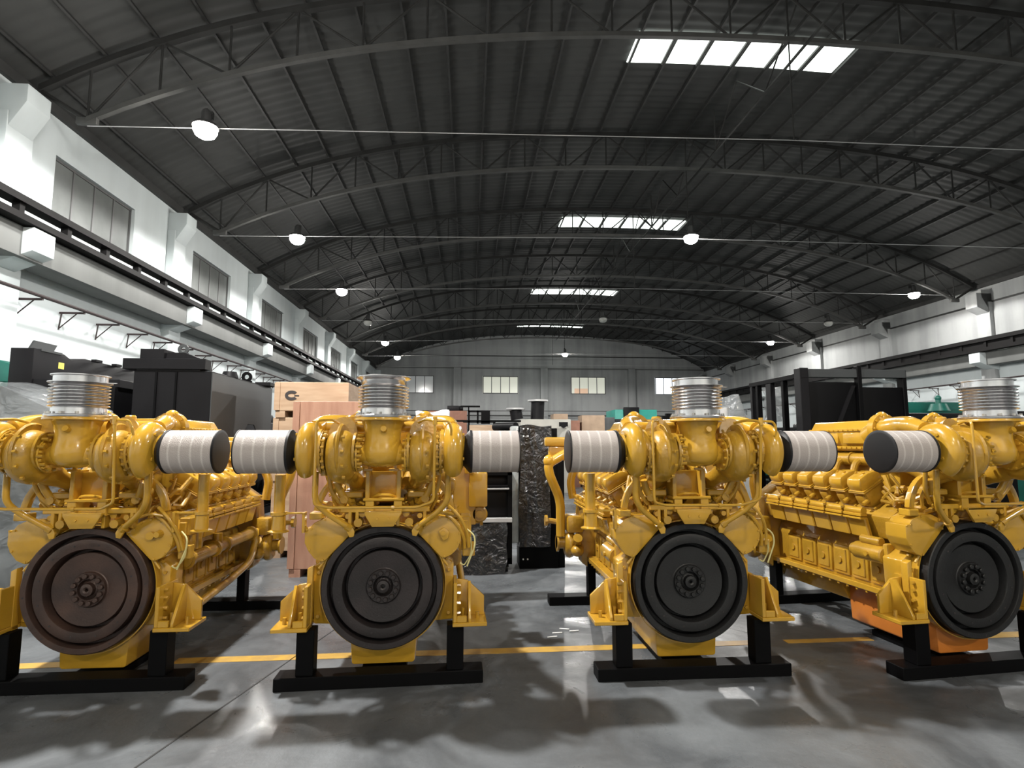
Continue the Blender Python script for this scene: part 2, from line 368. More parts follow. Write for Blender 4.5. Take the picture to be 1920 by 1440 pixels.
# skylights
wn = 0
def slope(x): return -3.3*((x-XC)/HS**2+2*(x-XC)**3/HS**4)
for y0 in (13.0, 24.9, 37.3, 48.6):
    wn += 1; w = struct(empty('window_%d' % wn, (XC, y0+.57, top_z(XC)+.2)), 'bright white rooflight strip')
    for i in range(6):
        x0 = XC-2.96+i*.985
        vs = []
        for dz in (.215, .185):
            for (xx, yy) in ((x0, y0), (x0+.985, y0), (x0+.985, y0+1.15), (x0, y0+1.15)): vs.append((xx-XC, yy-y0-.57, top_z(xx)+dz-top_z(XC)-.2))
        obj('pane', MB().add(vs, [(0, 1, 2, 3), (7, 6, 5, 4), (0, 4, 5, 1), (1, 5, 6, 2), (2, 6, 7, 3), (3, 7, 4, 0)]), 'sky', w)
        if i: obj('glazing_bar', MB().box(x0-.02-XC, x0+.02-XC, -.57, .57, top_z(x0)+.12-top_z(XC)-.2, top_z(x0)+.19-top_z(XC)-.2), 'roofdark', w)

# left wall with window openings, pilasters, corbels
WZ0, WZ1 = 6.62, 7.92
lw = MB().box(XL-.3, XL, YF, YB, 0, WZ0).box(XL-.3, XL, YF, YB, WZ1, 8.95)
wins = [(p+1.25, p+4.15) for p in PIL[:-1]]
edges = [YF]+[v for w in wins for v in w]+[YB]
wins = [w for w in wins if w[0] > YF]
edges = [YF]+[v for w in wins for v in w]+[YB]
for i in range(0, len(edges), 2): lw.box(XL-.3, XL, edges[i], edges[i+1], WZ0, WZ1)
wl = struct(obj('wall_left', lw, 'wallwhite'), 'white painted side wall with high windows')
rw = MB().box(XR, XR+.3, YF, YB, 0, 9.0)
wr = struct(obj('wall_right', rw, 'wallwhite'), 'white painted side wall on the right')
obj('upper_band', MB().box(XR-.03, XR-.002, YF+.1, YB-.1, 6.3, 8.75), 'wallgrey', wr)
wb = struct(obj('wall_back', MB().prism([(XL, 0), (XR, 0)]+[(XR-(XR-XL)*i/24, top_z(XR-(XR-XL)*i/24)+.3) for i in range(25)], YB, YB+.3), 'wallgrey'), 'grey stained far end wall')
wf = struct(obj('wall_front', MB().prism([(XL, 0), (XR, 0)]+[(XR-(XR-XL)*i/24, top_z(XR-(XR-XL)*i/24)+.3) for i in range(25)], YF-.3, YF), 'wallwhite'))
for (y0, y1) in wins:
    wn += 1; w = struct(empty('window_%d' % wn, (XL-.12, (y0+y1)/2, WZ0)), 'high grey four-pane window in the left wall')
    L = (y1-y0)/2; H = WZ1-WZ0
    obj('pane', MB().box(-.012, .0, -L, L, 0, H), 'glassgrey', w, key='lwpane')
    obj('window_frame', MB().box(-.03, .03, -L, L, 0, .05).box(-.03, .03, -L, L, H-.05, H).box(-.03, .03, -L, -L+.05, 0, H).box(-.03, .03, L-.05, L, 0, H), 'mullion', w, key='lwf')
    for k in (-1, 0, 1): obj('mullion', MB().box(-.025, .025, -.02, .02, .05, H-.05), 'mullion', w, key='lwm', loc=(0, k*L/2, 0))
def corbel(side):
    s = side; x0 = 0; pts = [(-.02, 5.68), (.92, 5.68), (.92, 5.24), (.25, 4.98), (-.02, 4.9)]
    return MB().prism([(s*a, b) for a, b in pts], -.27, .27, 'xz', .012)
def pilaster(side):
    s = side; mb = MB().box(0, s*.22, -.33, .33, 0, 8.0, .01)
    return mb.prism([(s*-.02, 8.55), (s*.52, 8.55), (s*.52, 8.2), (s*.22, 7.7), (s*-.02, 7.7)], -.3, .3, 'xz', .012)
for p in PIL:
    obj('pilaster', lambda: pilaster(1), 'wallwhite', wl, key='pilL', loc=(XL, p, 0))
    obj('corbel', lambda: corbel(1), 'wallwhite', wl, key='corL', loc=(XL, p-.1, 0))
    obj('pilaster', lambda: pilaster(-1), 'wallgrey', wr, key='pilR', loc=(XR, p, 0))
    obj('corbel', lambda: corbel(-1), 'wallwhite', wr, key='corR', loc=(XR, p-.1, 0))
    obj('corbel', lambda: MB().box(-.75, 0, -.3, .3, 7.75, 8.4, .02).prism([(-.75, 7.76), (0, 7.76), (0, 7.4)], -.3, .3), 'wallgrey', wr, key='corR2', loc=(XR, p, 0))
obj('crane_beam', MB().box(XL+.12, XL+.72, YF+.1, YB-.1, 5.12, 5.69, .01), 'concrete', wl)
obj('crane_beam', MB().box(XR-.62, XR-.12, YF+.1, YB-.1, 5.12, 5.69, .01), 'concrete', wr)
def rail(x, s, label):
    t = empty('crane_rail', (x, 0, 5.7)); tag(t, label, 'crane rail')
    obj('upper_rail', MB().box(-.14, .14, YF+.2, YB-.2, .33, .46), 'girder', t)
    obj('lower_flange', MB().box(-.16, .16, YF+.2, YB-.2, 0, .12), 'girder', t)
    y = PIL[1]+.6
    while y < YB-1:
        obj('rail_post', lambda: MB().box(-.07, .07, -.06, .06, .1, .35), 'girder', t, key='rpost', loc=(0, y, 0)); y += 1.22
    return t
rail(XL+.80, 1, 'dark steel crane rail with short posts along the left white wall')
rr_ = rail(XR-.80, -1, 'dark steel crane rail along the right wall'); rr_.scale = (1, 1, 1.3)
obj('web_plate', MB().box(-.012, .012, YF+.2, YB-.2, .06, .37), 'girder', rr_)
def wallpipe(x, s, z, label):
    t = empty('wall_pipe', (x, 0, z)); tag(t, label, 'pipe')
    obj('pipe_run', MB().tube([(0, YF+.3, 0), (0, YB-.3, 0)], .035, 8), 'pipe', t)
    y = PIL[1]+.5
    while y < YB-1:
        obj('pipe_bracket', lambda: MB().box(-s*.52, 0, -.022, .022, -.07, -.03).cyl((-s*.48, 0, -.04), (-s*.52, 0, -.42), .015, seg=6).cyl((-s*.15, 0, -.05), (-s*.52, 0, -.40), .012, seg=6), 'pipe', t, key='pb%d' % s, loc=(0, y, 0)); y += 1.22
    return t
wallpipe(XL+.54, 1, 4.58, 'thin dark pipe on brackets below the left crane beam')
wallpipe(XR-.54, -1, 4.45, 'thin dark pipe on brackets low on the right wall')
cd = obj('trim_1', MB().box(XR-.06, XR-.03, YF+.1, YB-.1, 7.98, 8.06), 'roofdark'); struct(cd)
# eave shadow gap board
struct(obj('trim_2', MB().box(XL, XL+.10, YF+.1, YB-.1, 8.72, 8.93), 'roofdark'))
struct(obj('trim_3', MB().box(XR-.10, XR, YF+.1, YB-.1, 8.76, 8.93), 'roofdark'))
# back wall windows + columns + ties
for i, (x0, x1, kinds) in enumerate(((-6.9, -3.46, ['windim']*4), (1.24, 4.72, ['winlit']*4), (9.87, 13.3, ['winlit', 'winlit', 'winlit', 'winlit']), (18.3, 21.75, ['winbright']*4))):
    wn += 1; w = struct(empty('window_%d' % wn, ((x0+x1)/2, YB-.03, 6.42)), 'small daylit window in the far wall'); L = (x1-x0)/2; H = 1.7
    for k in range(4):
        obj('pane', MB().box(-L+k*L/2, -L+(k+1)*L/2, -.01, .0, 0, H), kinds[k], w)
    if i == 2: obj('pane', MB().box(-L+.35, -.05, -.02, -.011, .05, .55), 'peach', w)
    obj('window_frame', MB().box(-L, L, -.05, .01, 0, .07).box(-L, L, -.05, .01, H-.07, H).box(-L, -L+.07, -.05, .01, 0, H).box(L-.07, L, -.05, .01, 0, H), 'mullion', w, key='bwf')
    for k in (-1, 0, 1): obj('mullion', MB().box(-.03, .03, -.05, .01, 0, H), 'mullion', w, key='bwm', loc=(k*L/2, 0, 0))
for xx in (-1.2, 7.2, 15.9): obj('column', MB().box(xx-.35, xx+.35, YB-.35, YB+.05, 0, 8.9, .02), 'wallgrey', wb)
obj('ring_beam', MB().box(XL+.1, XR-.1, YB-.15, YB+.02, 8.85, 8.95), 'concrete', wb)
obj('ring_beam', MB().box(XL+.1, XR-.1, YB-.12, YB+.02, 4.25, 4.35), 'roofdark', wb)
struct(obj('trim_4', MB().box(XL+.5, XR-.5, YB-1.9, YB-1.84, 4.62, 4.68), 'roofdark'))
struct(obj('trim_5', MB().box(XL+1.5, XR-1.5, YB-.5, YB-.42, 10.0, 10.08), 'roofdark'))

# ------------------------------------------------------------ lamps
def lampmesh():
    return MB().lathe([(0, .36), (.07, .36), (.09, .30), (.10, .12), (.20, .08), (.245, .0), (.235, .0), (.19, .06), (.09, .07), (0, .07)], (0, 0, 0), seg=28)
def lensmesh():
    return MB().lathe([(0, .05), (.15, .04), (.215, .0), (.225, -.08), (.18, -.17), (.10, -.22), (0, -.235)], (0, 0, 0), seg=24)
def lamp(x, y, on, label, power=1.0, seen=True, z=8.42, grp=None):
    y -= .22
    t = empty('high_bay_lamp', (x, y, z)); tag(t, label, 'lamp', grp or 'high bay lamps hanging under the roof')
    obj('lamp_housing', lampmesh, 'lampbody', t, key='lh')
    obj('lamp_glass', lensmesh, 'glow' if on else 'off', t, key='lg%d' % on)
    obj('hanger_arm', MB().box(-.03, .03, -.02, .24, .36, .40).box(-.04, .04, .18, .25, max(.36, tie_z(x)-z-.03) if False else .30, .46), 'truss', t, key='harm')
    if on:
        for kind, frac in (('SPOT', .87), ('POINT', .13)):
            l = bpy.data.lights.new('lamp_light', kind); l.energy = LAMP_W*power*PI*frac; l.shadow_soft_size = .15; l.color = (1, .975, .94) if y > -3 else (1, .90, .78)
            if kind == 'SPOT': l.spot_size = R(178); l.spot_blend = .12
            lo = bpy.data.objects.new('lamp_light', l); COL.objects.link(lo); lo.parent = t; lo.location = (0, 0, -.42)
    return t
LX = (-5.38, 7.20, 20.05)
lamp(LX[0], 11.4, 1, 'lit lamp highest and nearest over the left wall windows', .33, z=8.05)
lamp(LX[0], 17.5, 1, 'lit lamp second from the camera in the left row', .33, z=8.05)
lamp(LX[0], 23.6, 1, 'lit lamp third from the camera in the left row', .33, z=8.05)
lamp(LX[0], 29.7, 0, 'small unlit lamp between the third and fourth lit lamps of the left row', .33, z=8.05)
lamp(LX[0], 35.8, 1, 'lit lamp fourth in the left row, upper one of the far close pair', .33, z=8.05)
lamp(LX[0], 41.9, 1, 'lit lamp last in the left row, lower one of the far close pair', .33, z=8.05)
lamp(LX[1], 17.5, 1, 'lit lamp at the right end of the second skylight', .8)
lamp(LX[1], 29.7, 0, 'small unlit lamp hanging below and right of the third skylight', .8)
lamp(LX[1], 41.9, 1, 'lit lamp in front of the far end wall below the last skylight', .8)
lamp(LX[2], 23.6, 1, 'lit lamp nearer of the two over the right wall', .38)
lamp(LX[2], 29.7, 0, 'small unlit lamp between the two lit lamps of the right row', .38)
lamp(LX[2], 35.8, 1, 'lit lamp farther of the two over the right wall', .38)
g2 = 'lamps over the near end of the hall, out of the photo'
for x, y, p in ((-3.0, 5.5, 1.55), (LX[1], 5.3, .35), (LX[2], 11.4, .35), (LX[0], -6.9, .34), (LX[1], -6.9, .62), (.6, -3.2, .30)):
    lamp(x, y, 1, 'lit lamp over the near end of the hall above the camera', p, grp=g2)

# ------------------------------------------------------------ floor markings
def strip(name, x0, y0, x1, y1, w, m, label):
    d = Vector((x1-x0, y1-y0, 0)); n = Vector((-d.y, d.x, 0)).normalized()*w/2
    A = Vector((x0, y0, 0)); B = Vector((x1, y1, 0))
    vs = [A-n, B-n, B+n, A+n]; vs = [(v.x, v.y, .0005) for v in vs]+[(v.x, v.y, .0025) for v in vs]
    o = obj(name, MB().add(vs, [(3, 2, 1, 0), (4, 5, 6, 7), (0, 1, 5, 4), (1, 2, 6, 5), (2, 3, 7, 6), (3, 0, 4, 7)]), m)
    return tag(o, label, 'floor line', 'worn yellow line pieces on the floor')
ly = 4.80
strip('floor_line', -3.62, ly-.05, -3.02, ly-.04, .11, 'lineY', 'short broken yellow floor line behind the leftmost flywheel')
strip('floor_line', -2.28, ly-.03, .92+.25, ly, .115, 'lineY', 'long yellow floor line behind the second engine from the left')
strip('floor_line', 1.17, ly, 2.42, ly+.02, .105, 'lineY', 'yellow floor line passing under the third engine from the left')
strip('floor_line', 2.72, ly+.02, 3.5, ly+.03, .085, 'lineY', 'faded yellow floor line between the two right engines')
strip('floor_line', 4.15, ly+.03, 5.6, ly+.05, .13, 'lineY', 'bright yellow floor line at the right edge of the photo')
def trim(n, x0, y0, x1, y1, w):
    o = strip('trim_%d' % n, x0, y0, x1, y1, w, 'crack', '')
    for k in ('label', 'category', 'group'): del o[k]
    struct(o)
trim(6, -1.90, 2.6, -1.42, 4.6, .012); trim(7, -1.42, 4.6, -1.1, 5.9, .010)

# ------------------------------------------------------------ engine
def fw_profile():
    return [(0, .045), (.010, .045), (.012, .020), (.022, .014), (.042, .018), (.046, .05), (.066, .062), (.070, .050), (.072, .036), (.116, .034), (.122, .050), (.128, .054), (.205, .050), (.250, .046), (.255, .054), (.257, .12), (.275, .12), (.279, .018), (.285, .008), (.33, .003), (.350, .008), (.356, .022), (.358, .10), (.381, .10), (.384, .006), (.388, .0), (.424, .0), (.430, .006), (.430, .125), (.424, .13), (.0, .13)]
def flywheel():
    return MB().lathe([(r, h) for r, h in fw_profile()], (0, 0, .67), (0, 1, 0), 96)
def fw_holes():
    return MB().bolts((0, -.0012, .67), (0, 1, 0), .406, 16, .007, .003, .1, False).bolts((0, .003, .67), (0, 1, 0), .318, 12, .007, .003, .3, False).cyl((0, .020, .67), (0, .03, .67), .010, seg=12)
LOBE_L = [(-.560, 1.085), (-.560, .985), (-.535, .93), (-.49, .875), (-.43, .848), (-.402, .868), (-.225, 1.055), (-.21, 1.085), (-.25, 1.125), (-.33, 1.160), (-.42, 1.160), (-.50, 1.125), (-.525, 1.09)]
def circle_lobe(s):
    pts = []
    for k in range(21):
        a = R(205-k*14.6); pts.append((s*(.405-.150*math.cos(a)*-1) if False else (.405+.152*math.cos(a)), 1.01+.152*math.sin(a)))
    pts = [(.405+.152*math.cos(R(a)), 1.01+.152*math.sin(R(a))) for a in range(150, -61, -14)]
    return [(s*x, z) for x, z in pts+[(.435, .858), (.408, .868), (.228, 1.055)]]
def housing():
    P = [(-.50, .395), (-.515, .80), (-.42, .87), (-.20, 1.085), (.20, 1.085), (.42, .87), (.505, .80), (.505, .395), (.30, .385), (.245, .36), (-.245, .36), (-.30, .385)]
    mb = MB().prism(P, .135, .32, 'xz', .012)
    mb.prism([(-.54, .38), (-.54, .80), (-.5, .82), (-.5, .38)], .06, .12, 'xz', .006)
    mb.lathe([(.445, 0), (.452, .0), (.452, .06), (.445, .06)], (0, .06, .67), (0, 1, 0), 64)
    for s in (-1, 1):
        for (a, b) in ((.455, .84), (.36, .935), (.27, 1.02), (.47, .76), (.47, .45)): mb.bolt((s*a, .137, b), (0, -1, 0), .013, .02)
        mb.tube([(s*.235, .07, 1.045), (s*.41, .07, .865), (s*.46, .07, .80)], .010, 8)
    return mb
def side_cover(s, knob):
    pts = circle_lobe(s) if knob != 'flat' else [(x*(-s), z) for x, z in LOBE_L]
    mb = MB().prism(pts, .03, .22, 'xz', .008)
    c = Vector((sum(p[0] for p in pts)/len(pts), 0, sum(p[1] for p in pts)/len(pts)))
    for i in range(len(pts)):
        a = Vector((pts[i][0], 0, pts[i][1])); a = a+(c-a)*.10
        if i % 2 == 0: mb.bolt((a.x, .031, a.z), (0, -1, 0), .0085, .008)
    if knob == 'diamond':
        mb.prism([(c.x-.01, c.z+.045), (c.x+.03, c.z+.012), (c.x+.022, c.z-.035), (c.x-.012, c.z-.052), (c.x-.035, c.z-.02), (c.x-.05, c.z+.02)], -.005, .035, 'xz', .006).cyl((c.x-.015, -.02, c.z+.005), (c.x-.015, .01, c.z+.005), .018, seg=8)
    if knob == 'round':
        mb.cyl((c.x-.03, -.0, c.z), (c.x-.03, .035, c.z), .028, seg=18).cyl((c.x+.025, -.02, c.z+.01), (c.x+.025, .035, c.z+.01), .02, .03, seg=10)
    return mb
def mount(s):
    mb = MB()
    mb.box(s*.50, s*.745, -.06, .20, .397, .425, .004)
    mb.box(s*.505, s*.530, -.055, .20, .425, .70, .004)
    mb.prism([(s*.53, .685), (s*.61, .675), (s*.735, .56), (s*.735, .425), (s*.53, .425)], .13, .155, 'xz', .004)
    mb.prism([(-.05, .425), (.14, .425), (.14, .665), (.09, .68), (-.05, .45)], s*.612, s*.632, 'yz', .003)
    mb.box(s*.53, s*.60, -.055, -.03, .425, .47, .004)
    return mb
def mount_bolts(s):
    return [MB().cyl((s*.529, .02, z), (s*.556, .02, z), .014, seg=6) for z in (.47, .54, .61, .665)]+[
        MB().cyl((s*.575, .05, .424), (s*.575, .05, .50), .014, seg=8).cyl((s*.575, .05, .424), (s*.575, .05, .445), .026, seg=6), MB().cyl((s*.68, .05, .424), (s*.68, .05, .47), .014, seg=8)]
def oil_pan():
    mb = MB().prism([(-.235, .24), (-.228, .105), (-.21, .095), (.21, .095), (.228, .105), (.235, .24), (.240, .46), (-.240, .46)], .15, 1.02, 'xz', .012)
    return mb
def pan_rail():
    mb = MB().prism([(-.24, .27), (.24, .27), (.34, .47), (-.34, .47)], 1.021, 2.0, 'xz', .012)
    mb.box(-.385, .385, .28, 2.0, .445, .495, .006)
    for s in (-1, 1):
        for k in range(16): mb.bolt((s*.365, .34+k*.108, .445), (0, 0, -1), .012, .018)
    return mb
def block():
    mb = MB()
    P = [(-.30, .49), (-.30, .76), (-.25, .89), (-.41, .92), (-.46, 1.10), (-.20, 1.27), (-.12, 1.18), (.12, 1.18), (.20, 1.27), (.46, 1.10), (.41, .92), (.25, .89), (.30, .76), (.30, .49)]
    mb.prism(P, .28, 1.92, 'xz', .012)
    return mb
def crank_door():
    return MB().box(-.02, .022, -.098, .098, -.13, .13, .02).box(.02, .034, -.07, .07, -.10, .10, .01).cyl((0.03, 0, 0), (.046, 0, 0), .03, seg=14)
def cam_panel():
    return MB().box(-.02, .02, -.098, .098, -.085, .085, .008)
def rail_seg():
    return MB().tube([(0, -.095, 0), (0, .095, 0)], .030, 12).box(-.03, .035, -.098, .098, -.045, -.02, .004).box(-.02, .04, -.098, .098, -.07, -.052, .004).cyl((.0, .098, .01), (.0, .108, .01), .02, seg=8).bolt((.03, .1, .01), (.4, 0, 1), .014, .02)
def headm():
    mb = MB().box(-.105, .105, -.074, .074, -.01, .15, .022)
    mb.box(-.125, .125, -.088, .088, .142, .156, .004).box(.06, .125, -.05, .05, .02, .12, .02).box(-.1, .115, -.1, .1, -.03, .01, .006)
    mb.cyl((.10, -.06, .07), (.16, -.06, .07), .018, seg=10)
    return mb
def coverm():
    mb = MB(); P = [(-.115, .158), (.115, .158), (.115, .225), (.085, .268), (-.02, .268), (-.085, .25), (-.115, .22)]
    mb.prism(P, -.074, .074, 'xz', .016)
    mb.box(-.122, .122, -.084, .084, .156, .168, .003)
    for y in (-.07, .07): mb.bolt((.0, y*.6, .266), (0, 0, 1), .010, .014)
    return mb
def turb_scroll(s):
    mb = MB().scroll((s*.278, 0, -.005), s, .098, .055, .124, .098, R(75), cs=18)
    mb.tube([(s*.278, .06, -.10), (s*.26, .20, -.17), (s*.22, .30, -.22)], .075, 14, radii=(.09, .06))
    for k in range(5):
        a = R(150+k*28); mb.cyl((s*.278+.03, .205*math.cos(a), .205*math.sin(a)), (s*.278+.05, .205*math.cos(a), .205*math.sin(a)), .012, seg=6)
    mb.lathe([(.085, 0), (.19, .0), (.20, .012), (.19, .024), (.085, .024)], (s*.278-.012, 0, 0), (1, 0, 0), 36)
    return mb
def comp_scroll(s):
    mb = MB().scroll((s*.49, 0, .02), s, .095, .045, .098, .070, R(-120), cs=16)
    mb.lathe([(0, 0), (.13, 0), (.15, .02), (.15, .045), (.11, .06), (.085, .09), (.085, .125), (0, .125)], (s*.49, 0, .02), (s, 0, 0), 32)
    mb.lathe([(.0, 0), (.14, 0), (.14, .02), (.0, .02)], (s*.49-s*.085, 0, .02), (s, 0, 0), 32)
    for k in range(4):
        a = R(50+k*80); mb.bolt((s*.535, .13*math.cos(a), .02+.13*math.sin(a)), (s, 0, 0), .012, .03)
    mb.box(s*.455, s*.50, -.16, -.135, -.06, .0, .004)
    return mb
def bearing(s):
    mb = MB().cyl((s*.17, 0, 0), (s*.43, 0, 0), .065, seg=18)
    for x, r in ((.403, .150), (.380, .140), (.182, .135)):
        mb.cyl((s*(x-.008), 0, 0), (s*(x+.008), 0, 0), r, seg=28)
    mb.bolts((s*.392, 0, 0), (s, 0, 0), .140, 18, .010, .026, .1).bolts((s*.392, 0, 0), (-s, 0, 0), .140, 18, .010, .022, .1).bolts((s*.165, 0, 0), (1, 0, 0), .118, 12, .011, .04, .2)
    mb.cyl((s*.385, -.02, -.06), (s*.385, -.02, -.16), .024, seg=12).cyl((s*.38, -.02, .05), (s*.38, -.02, .15), .018, seg=12)
    mb.box(s*.36, s*.41, -.06, .0, .09, .125, .006)
    return mb
def elbow():
    mb = MB().lathe([(0, .235), (.192, .235), (.196, .228), (.196, .218), (.146, .210), (.134, .18), (.124, .13), (.122, .09), (.132, .045), (.139, .01), (.138, -.02), (.124, -.058), (.095, -.084), (.05, -.100), (0, -.104)], (0, 0, 0), (0, 0, 1), 48)
    mb.tube([(-.19, 0, -.025), (.19, 0, -.025)], .060, 22)
    for s in (-1, 1):
        mb.tube([(s*.05, -.005, -.005), (s*.15, 0, -.022)], .1, 22, radii=(.105, .064))
        mb.cyl((s*.158, 0, -.02), (s*.170, 0, -.02), .118, seg=26)
        mb.bolts((s*.185, 0, -.02), (-s, 0, 0), .106, 12, .010, .045, .3)
    mb.cyl((.02, -.12, .15), (.02, -.15, .16), .022, .02, seg=12)
    return mb
def bellows(v='a'):
    pr = [(.150, 0), (.190, 0), (.192, .004), (.192, .016), (.188, .020), (.158, .022), (.156, .062)]
    n = 7; z = .066; st = .0228
    for k in range(n):
        pr += [(.144, z), (.147, z+.0035), (.166, z+.0055), (.1735, z+.0085), (.1755, z+.0114), (.1735, z+.0143), (.166, z+.0173), (.147, z+.0193)]; z += st
    if v == 'b': pr += [(.150, z), (.153, z+.004), (.184, z+.008), (.184, z+.013), (.154, z+.016), (.154, z+.052), (.170, z+.056), (.170, z+.063), (.150, z+.063), (.146, z+.05), (.146, .02), (.150, 0)]
    else: pr += [(.150, z), (.154, z+.006), (.158, z+.036), (.186, z+.05), (.188, z+.054), (.188, z+.060), (.186, z+.063), (.150, z+.063), (.146, z+.05), (.146, .02), (.150, 0)]
    mb = MB().lathe(pr, (0, 0, 0), (0, 0, 1), 72)
    if v == 'b': mb.prism([(.16, -.03), (.235, -.006), (.235, .006), (.16, .03)], z+.008, z+.013, 'xy')
    return mb
def filt(): return MB().cyl((-.166, 0, 0), (.166, 0, 0), .147, seg=48)
def fcap_out(s): return MB().lathe([(0, .172), (.12, .172), (.142, .168), (.152, .158), (.152, .146), (0, .146)] if False else [(0, .003), (.13, .0), (.144, -.002), (.150, -.005), (.150, -.012), (0, -.012)], (s*.176, 0, 0), (s, 0, 0), 48)
def fcap_in(s): return MB().lathe([(0, 0), (.1505, 0), (.1505, .016), (.140, .026), (.10, .060), (.075, .070), (.072, .115), (0, .115)], (-s*.160, 0, 0), (-s, 0, 0), 48)
def clamp(s): return MB().lathe([(.074, 0), (.080, 0), (.080, .018), (.074, .018)], (-s*.238, 0, 0), (-s, 0, 0), 32).box(-s*.262, -s*.232, -.105, -.078, -.012, .012, .003).cyl((-s*.247, -.11, -.03), (-s*.247, -.11, .03), .006, seg=8)
def pedestal(variant):
    mb = MB()
    mb.box(-.135, -.105, -.03, .12, 1.30, 1.505, .004).box(.085, .118, -.03, .12, 1.30, 1.505, .004)
    mb.prism([(-.105, 1.49), (.085, 1.49), (.105, 1.30), (-.125, 1.30)], .05, .08, 'xz', .003)
    mb.box(-.145, .145, -.06, .12, 1.285, 1.305, .004)
    mb.box(-.13, -.07, -.05, .10, 1.19, 1.29, .004).box(.07, .13, -.05, .10, 1.19, 1.29, .004)
    for x in (-.125, .06):
        mb.box(x, x+.028, -.035, -.015, 1.49, 1.585, .004).box(x-.03, x+.04, -.04, .0, 1.495, 1.515, .003)
    mb.tube([(-.10, .02, 1.3), (-.05, -.03, 1.325), (.04, -.03, 1.325), (.09, .02, 1.3)], .01, 8)
    return mb
def crossbar():
    mb = MB().box(-.31, .325, -.02, .03, 1.20, 1.238, .006)
    for x in (-.24, -.19, .10, .29): mb.box(x-.012, x+.012, -.02, .05, 1.10, 1.21, .004)
    mb.prism([(-.128, 1.215), (.128, 1.215), (.128, 1.195), (.075, 1.108), (-.075, 1.108), (-.128, 1.195)], -.09, -.07, 'xz', .003)
    mb.box(-.128, .128, -.09, .0, 1.20, 1.215, .003)
    for x in (-.04, .04): mb.bolt((x, -.09, 1.165), (0, -1, 0), .010, .008)
    return mb
def frame_pipe():
    return MB().tube([(-.30, -.22, 1.835), (-.33, -.30, 1.855), (-.404, -.41, 1.845), (-.404, -.41, 1.30), (-.31, -.36, 1.275), (.25, -.30, 1.265), (.362, -.36, 1.31), (.366, -.41, 1.848), (.30, -.34, 1.858), (.25, -.25, 1.84)], .0095, 10, bend=.03).tube([(.366, -.41, 1.848), (.455, -.41, 1.845), (.475, -.41, 1.80), (.475, -.39, 1.75)], .0085, 8, bend=.03).cyl((.366, -.41, 1.82), (.366, -.41, 1.872), .015, seg=8).cyl((.08, -.319, 1.267), (.10, -.317, 1.267), .016, seg=8)
def hose(s):
    mb = MB().tube([(s*.455, -.16, 1.50), (s*.458, -.15, 1.30), (s*.40, -.10, 1.22), (s*.245, -.03, 1.10)], .021, 12, bend=.07)
    mb.cyl((s*.26, -.035, 1.11), (s*.235, -.025, 1.09), .028, seg=10)
    mb.prism([(s*.215, 1.10), (s*.235, 1.105), (s*.255, 1.07), (s*.235, 1.03), (s*.205, 1.035), (s*.20, 1.07)], -.04, -.02, 'xz', .004)
    mb.tube([(s*.40, -.02, 1.5), (s*.38, .02, 1.34), (s*.30, .06, 1.24)], .016, 10, bend=.06)
    mb.tube([(s*.345, .0, 1.42), (s*.31, .03, 1.32), (s*.24, .08, 1.26)], .026, 12, bend=.05)
    return mb
def air_duct(s):
    mb = MB().tube([(s*.48, -.12, 1.80), (s*.46, .02, 1.84), (s*.34, .22, 1.845), (s*.26, .52, 1.82), (s*.24, .66, 1.76)], .062, 18, bend=.14, radii=(.055, .085))
    mb.ball((s*.26, .5, 1.90), .062, .05, .065); mb.cyl((s*.26, .47, 1.82), (s*.26, .53, 1.82), .125, seg=28)
    mb.cyl((s*.25, -.04, 1.80), (s*.25, -.04, 1.895), .042, .036, seg=14, bev=.008)
    mb.tube([(s*.10, -.02, 1.815), (s*.48, -.02, 1.815)], .042, 16)
    mb.bolts((s*.26, .465, 1.82), (0, -1, 0), .11, 10, .009, .012)
    return mb
def aftercooler():
    mb = MB().prism([(-.20, 1.62), (-.235, 1.70), (-.265, 1.80), (-.20, 1.90), (.20, 1.90), (.265, 1.80), (.235, 1.70), (.20, 1.62)], .60, 1.40, 'xz', .018)
    for s in (-1, 1):
        for z in (1.815, 1.655):
            mb.box(s*.235, s*.272 if z > 1.7 else s*.245, .60, 1.40, z-.012, z+.012, .003)
            for k in range(13): mb.bolt((s*(.27 if z > 1.7 else .243), .64+k*.06, z), (s, 0, 0), .010, .012)
        mb.box(s*.2, s*.262, .66, .96, 1.69, 1.79, .01).box(s*.2, s*.262, 1.02, 1.34, 1.69, 1.79, .01)
    mb.box(-.17, .17, .45, 1.5, 1.22, 1.62, .03)
    return mb
def exhaust_manifold(s):
    mb = MB().tube([(s*.16, .12, 1.40), (s*.20, .3, 1.50), (s*.22, .5, 1.55), (s*.22, 1.75, 1.55)], .055, 14, bend=.12)
    for k in range(6): mb.tube([(s*.22, .56+k*.215, 1.55), (s*.30, .56+k*.215, 1.52), (s*.33, .56+k*.215, 1.44)], .03, 10, bend=.03).cyl((s*.22, .45+k*.215, 1.55), (s*.22, .468+k*.215, 1.55), .066, seg=18)
    return mb
def valley(s):
    mb = MB()
    random.seed(3)
    for k in range(30):
        x = s*random.uniform(.12, .42); z = random.uniform(1.12, 1.36); y = random.uniform(.0, .34)
        mb.tube([(x, y-.05, z), (x+random.uniform(-.06, .06), y, z+random.uniform(-.04, .08)), (x+random.uniform(-.1, .1), y+.1, z+random.uniform(-.05, .1))], random.uniform(.008, .02), 8)
        if k % 2: mb.cyl((x, y-.06, z), (x, y-.03, z), random.uniform(.015, .03), seg=8)
    mb.cyl((s*.18, .05, 1.13), (s*.18, -.03, 1.13), .03, seg=12).cyl((s*.155, .05, 1.19), (s*.155, .0, 1.19), .025, seg=10)
    mb.box(s*.15, s*.30, .1, .25, 1.26, 1.36, .02)
    return mb
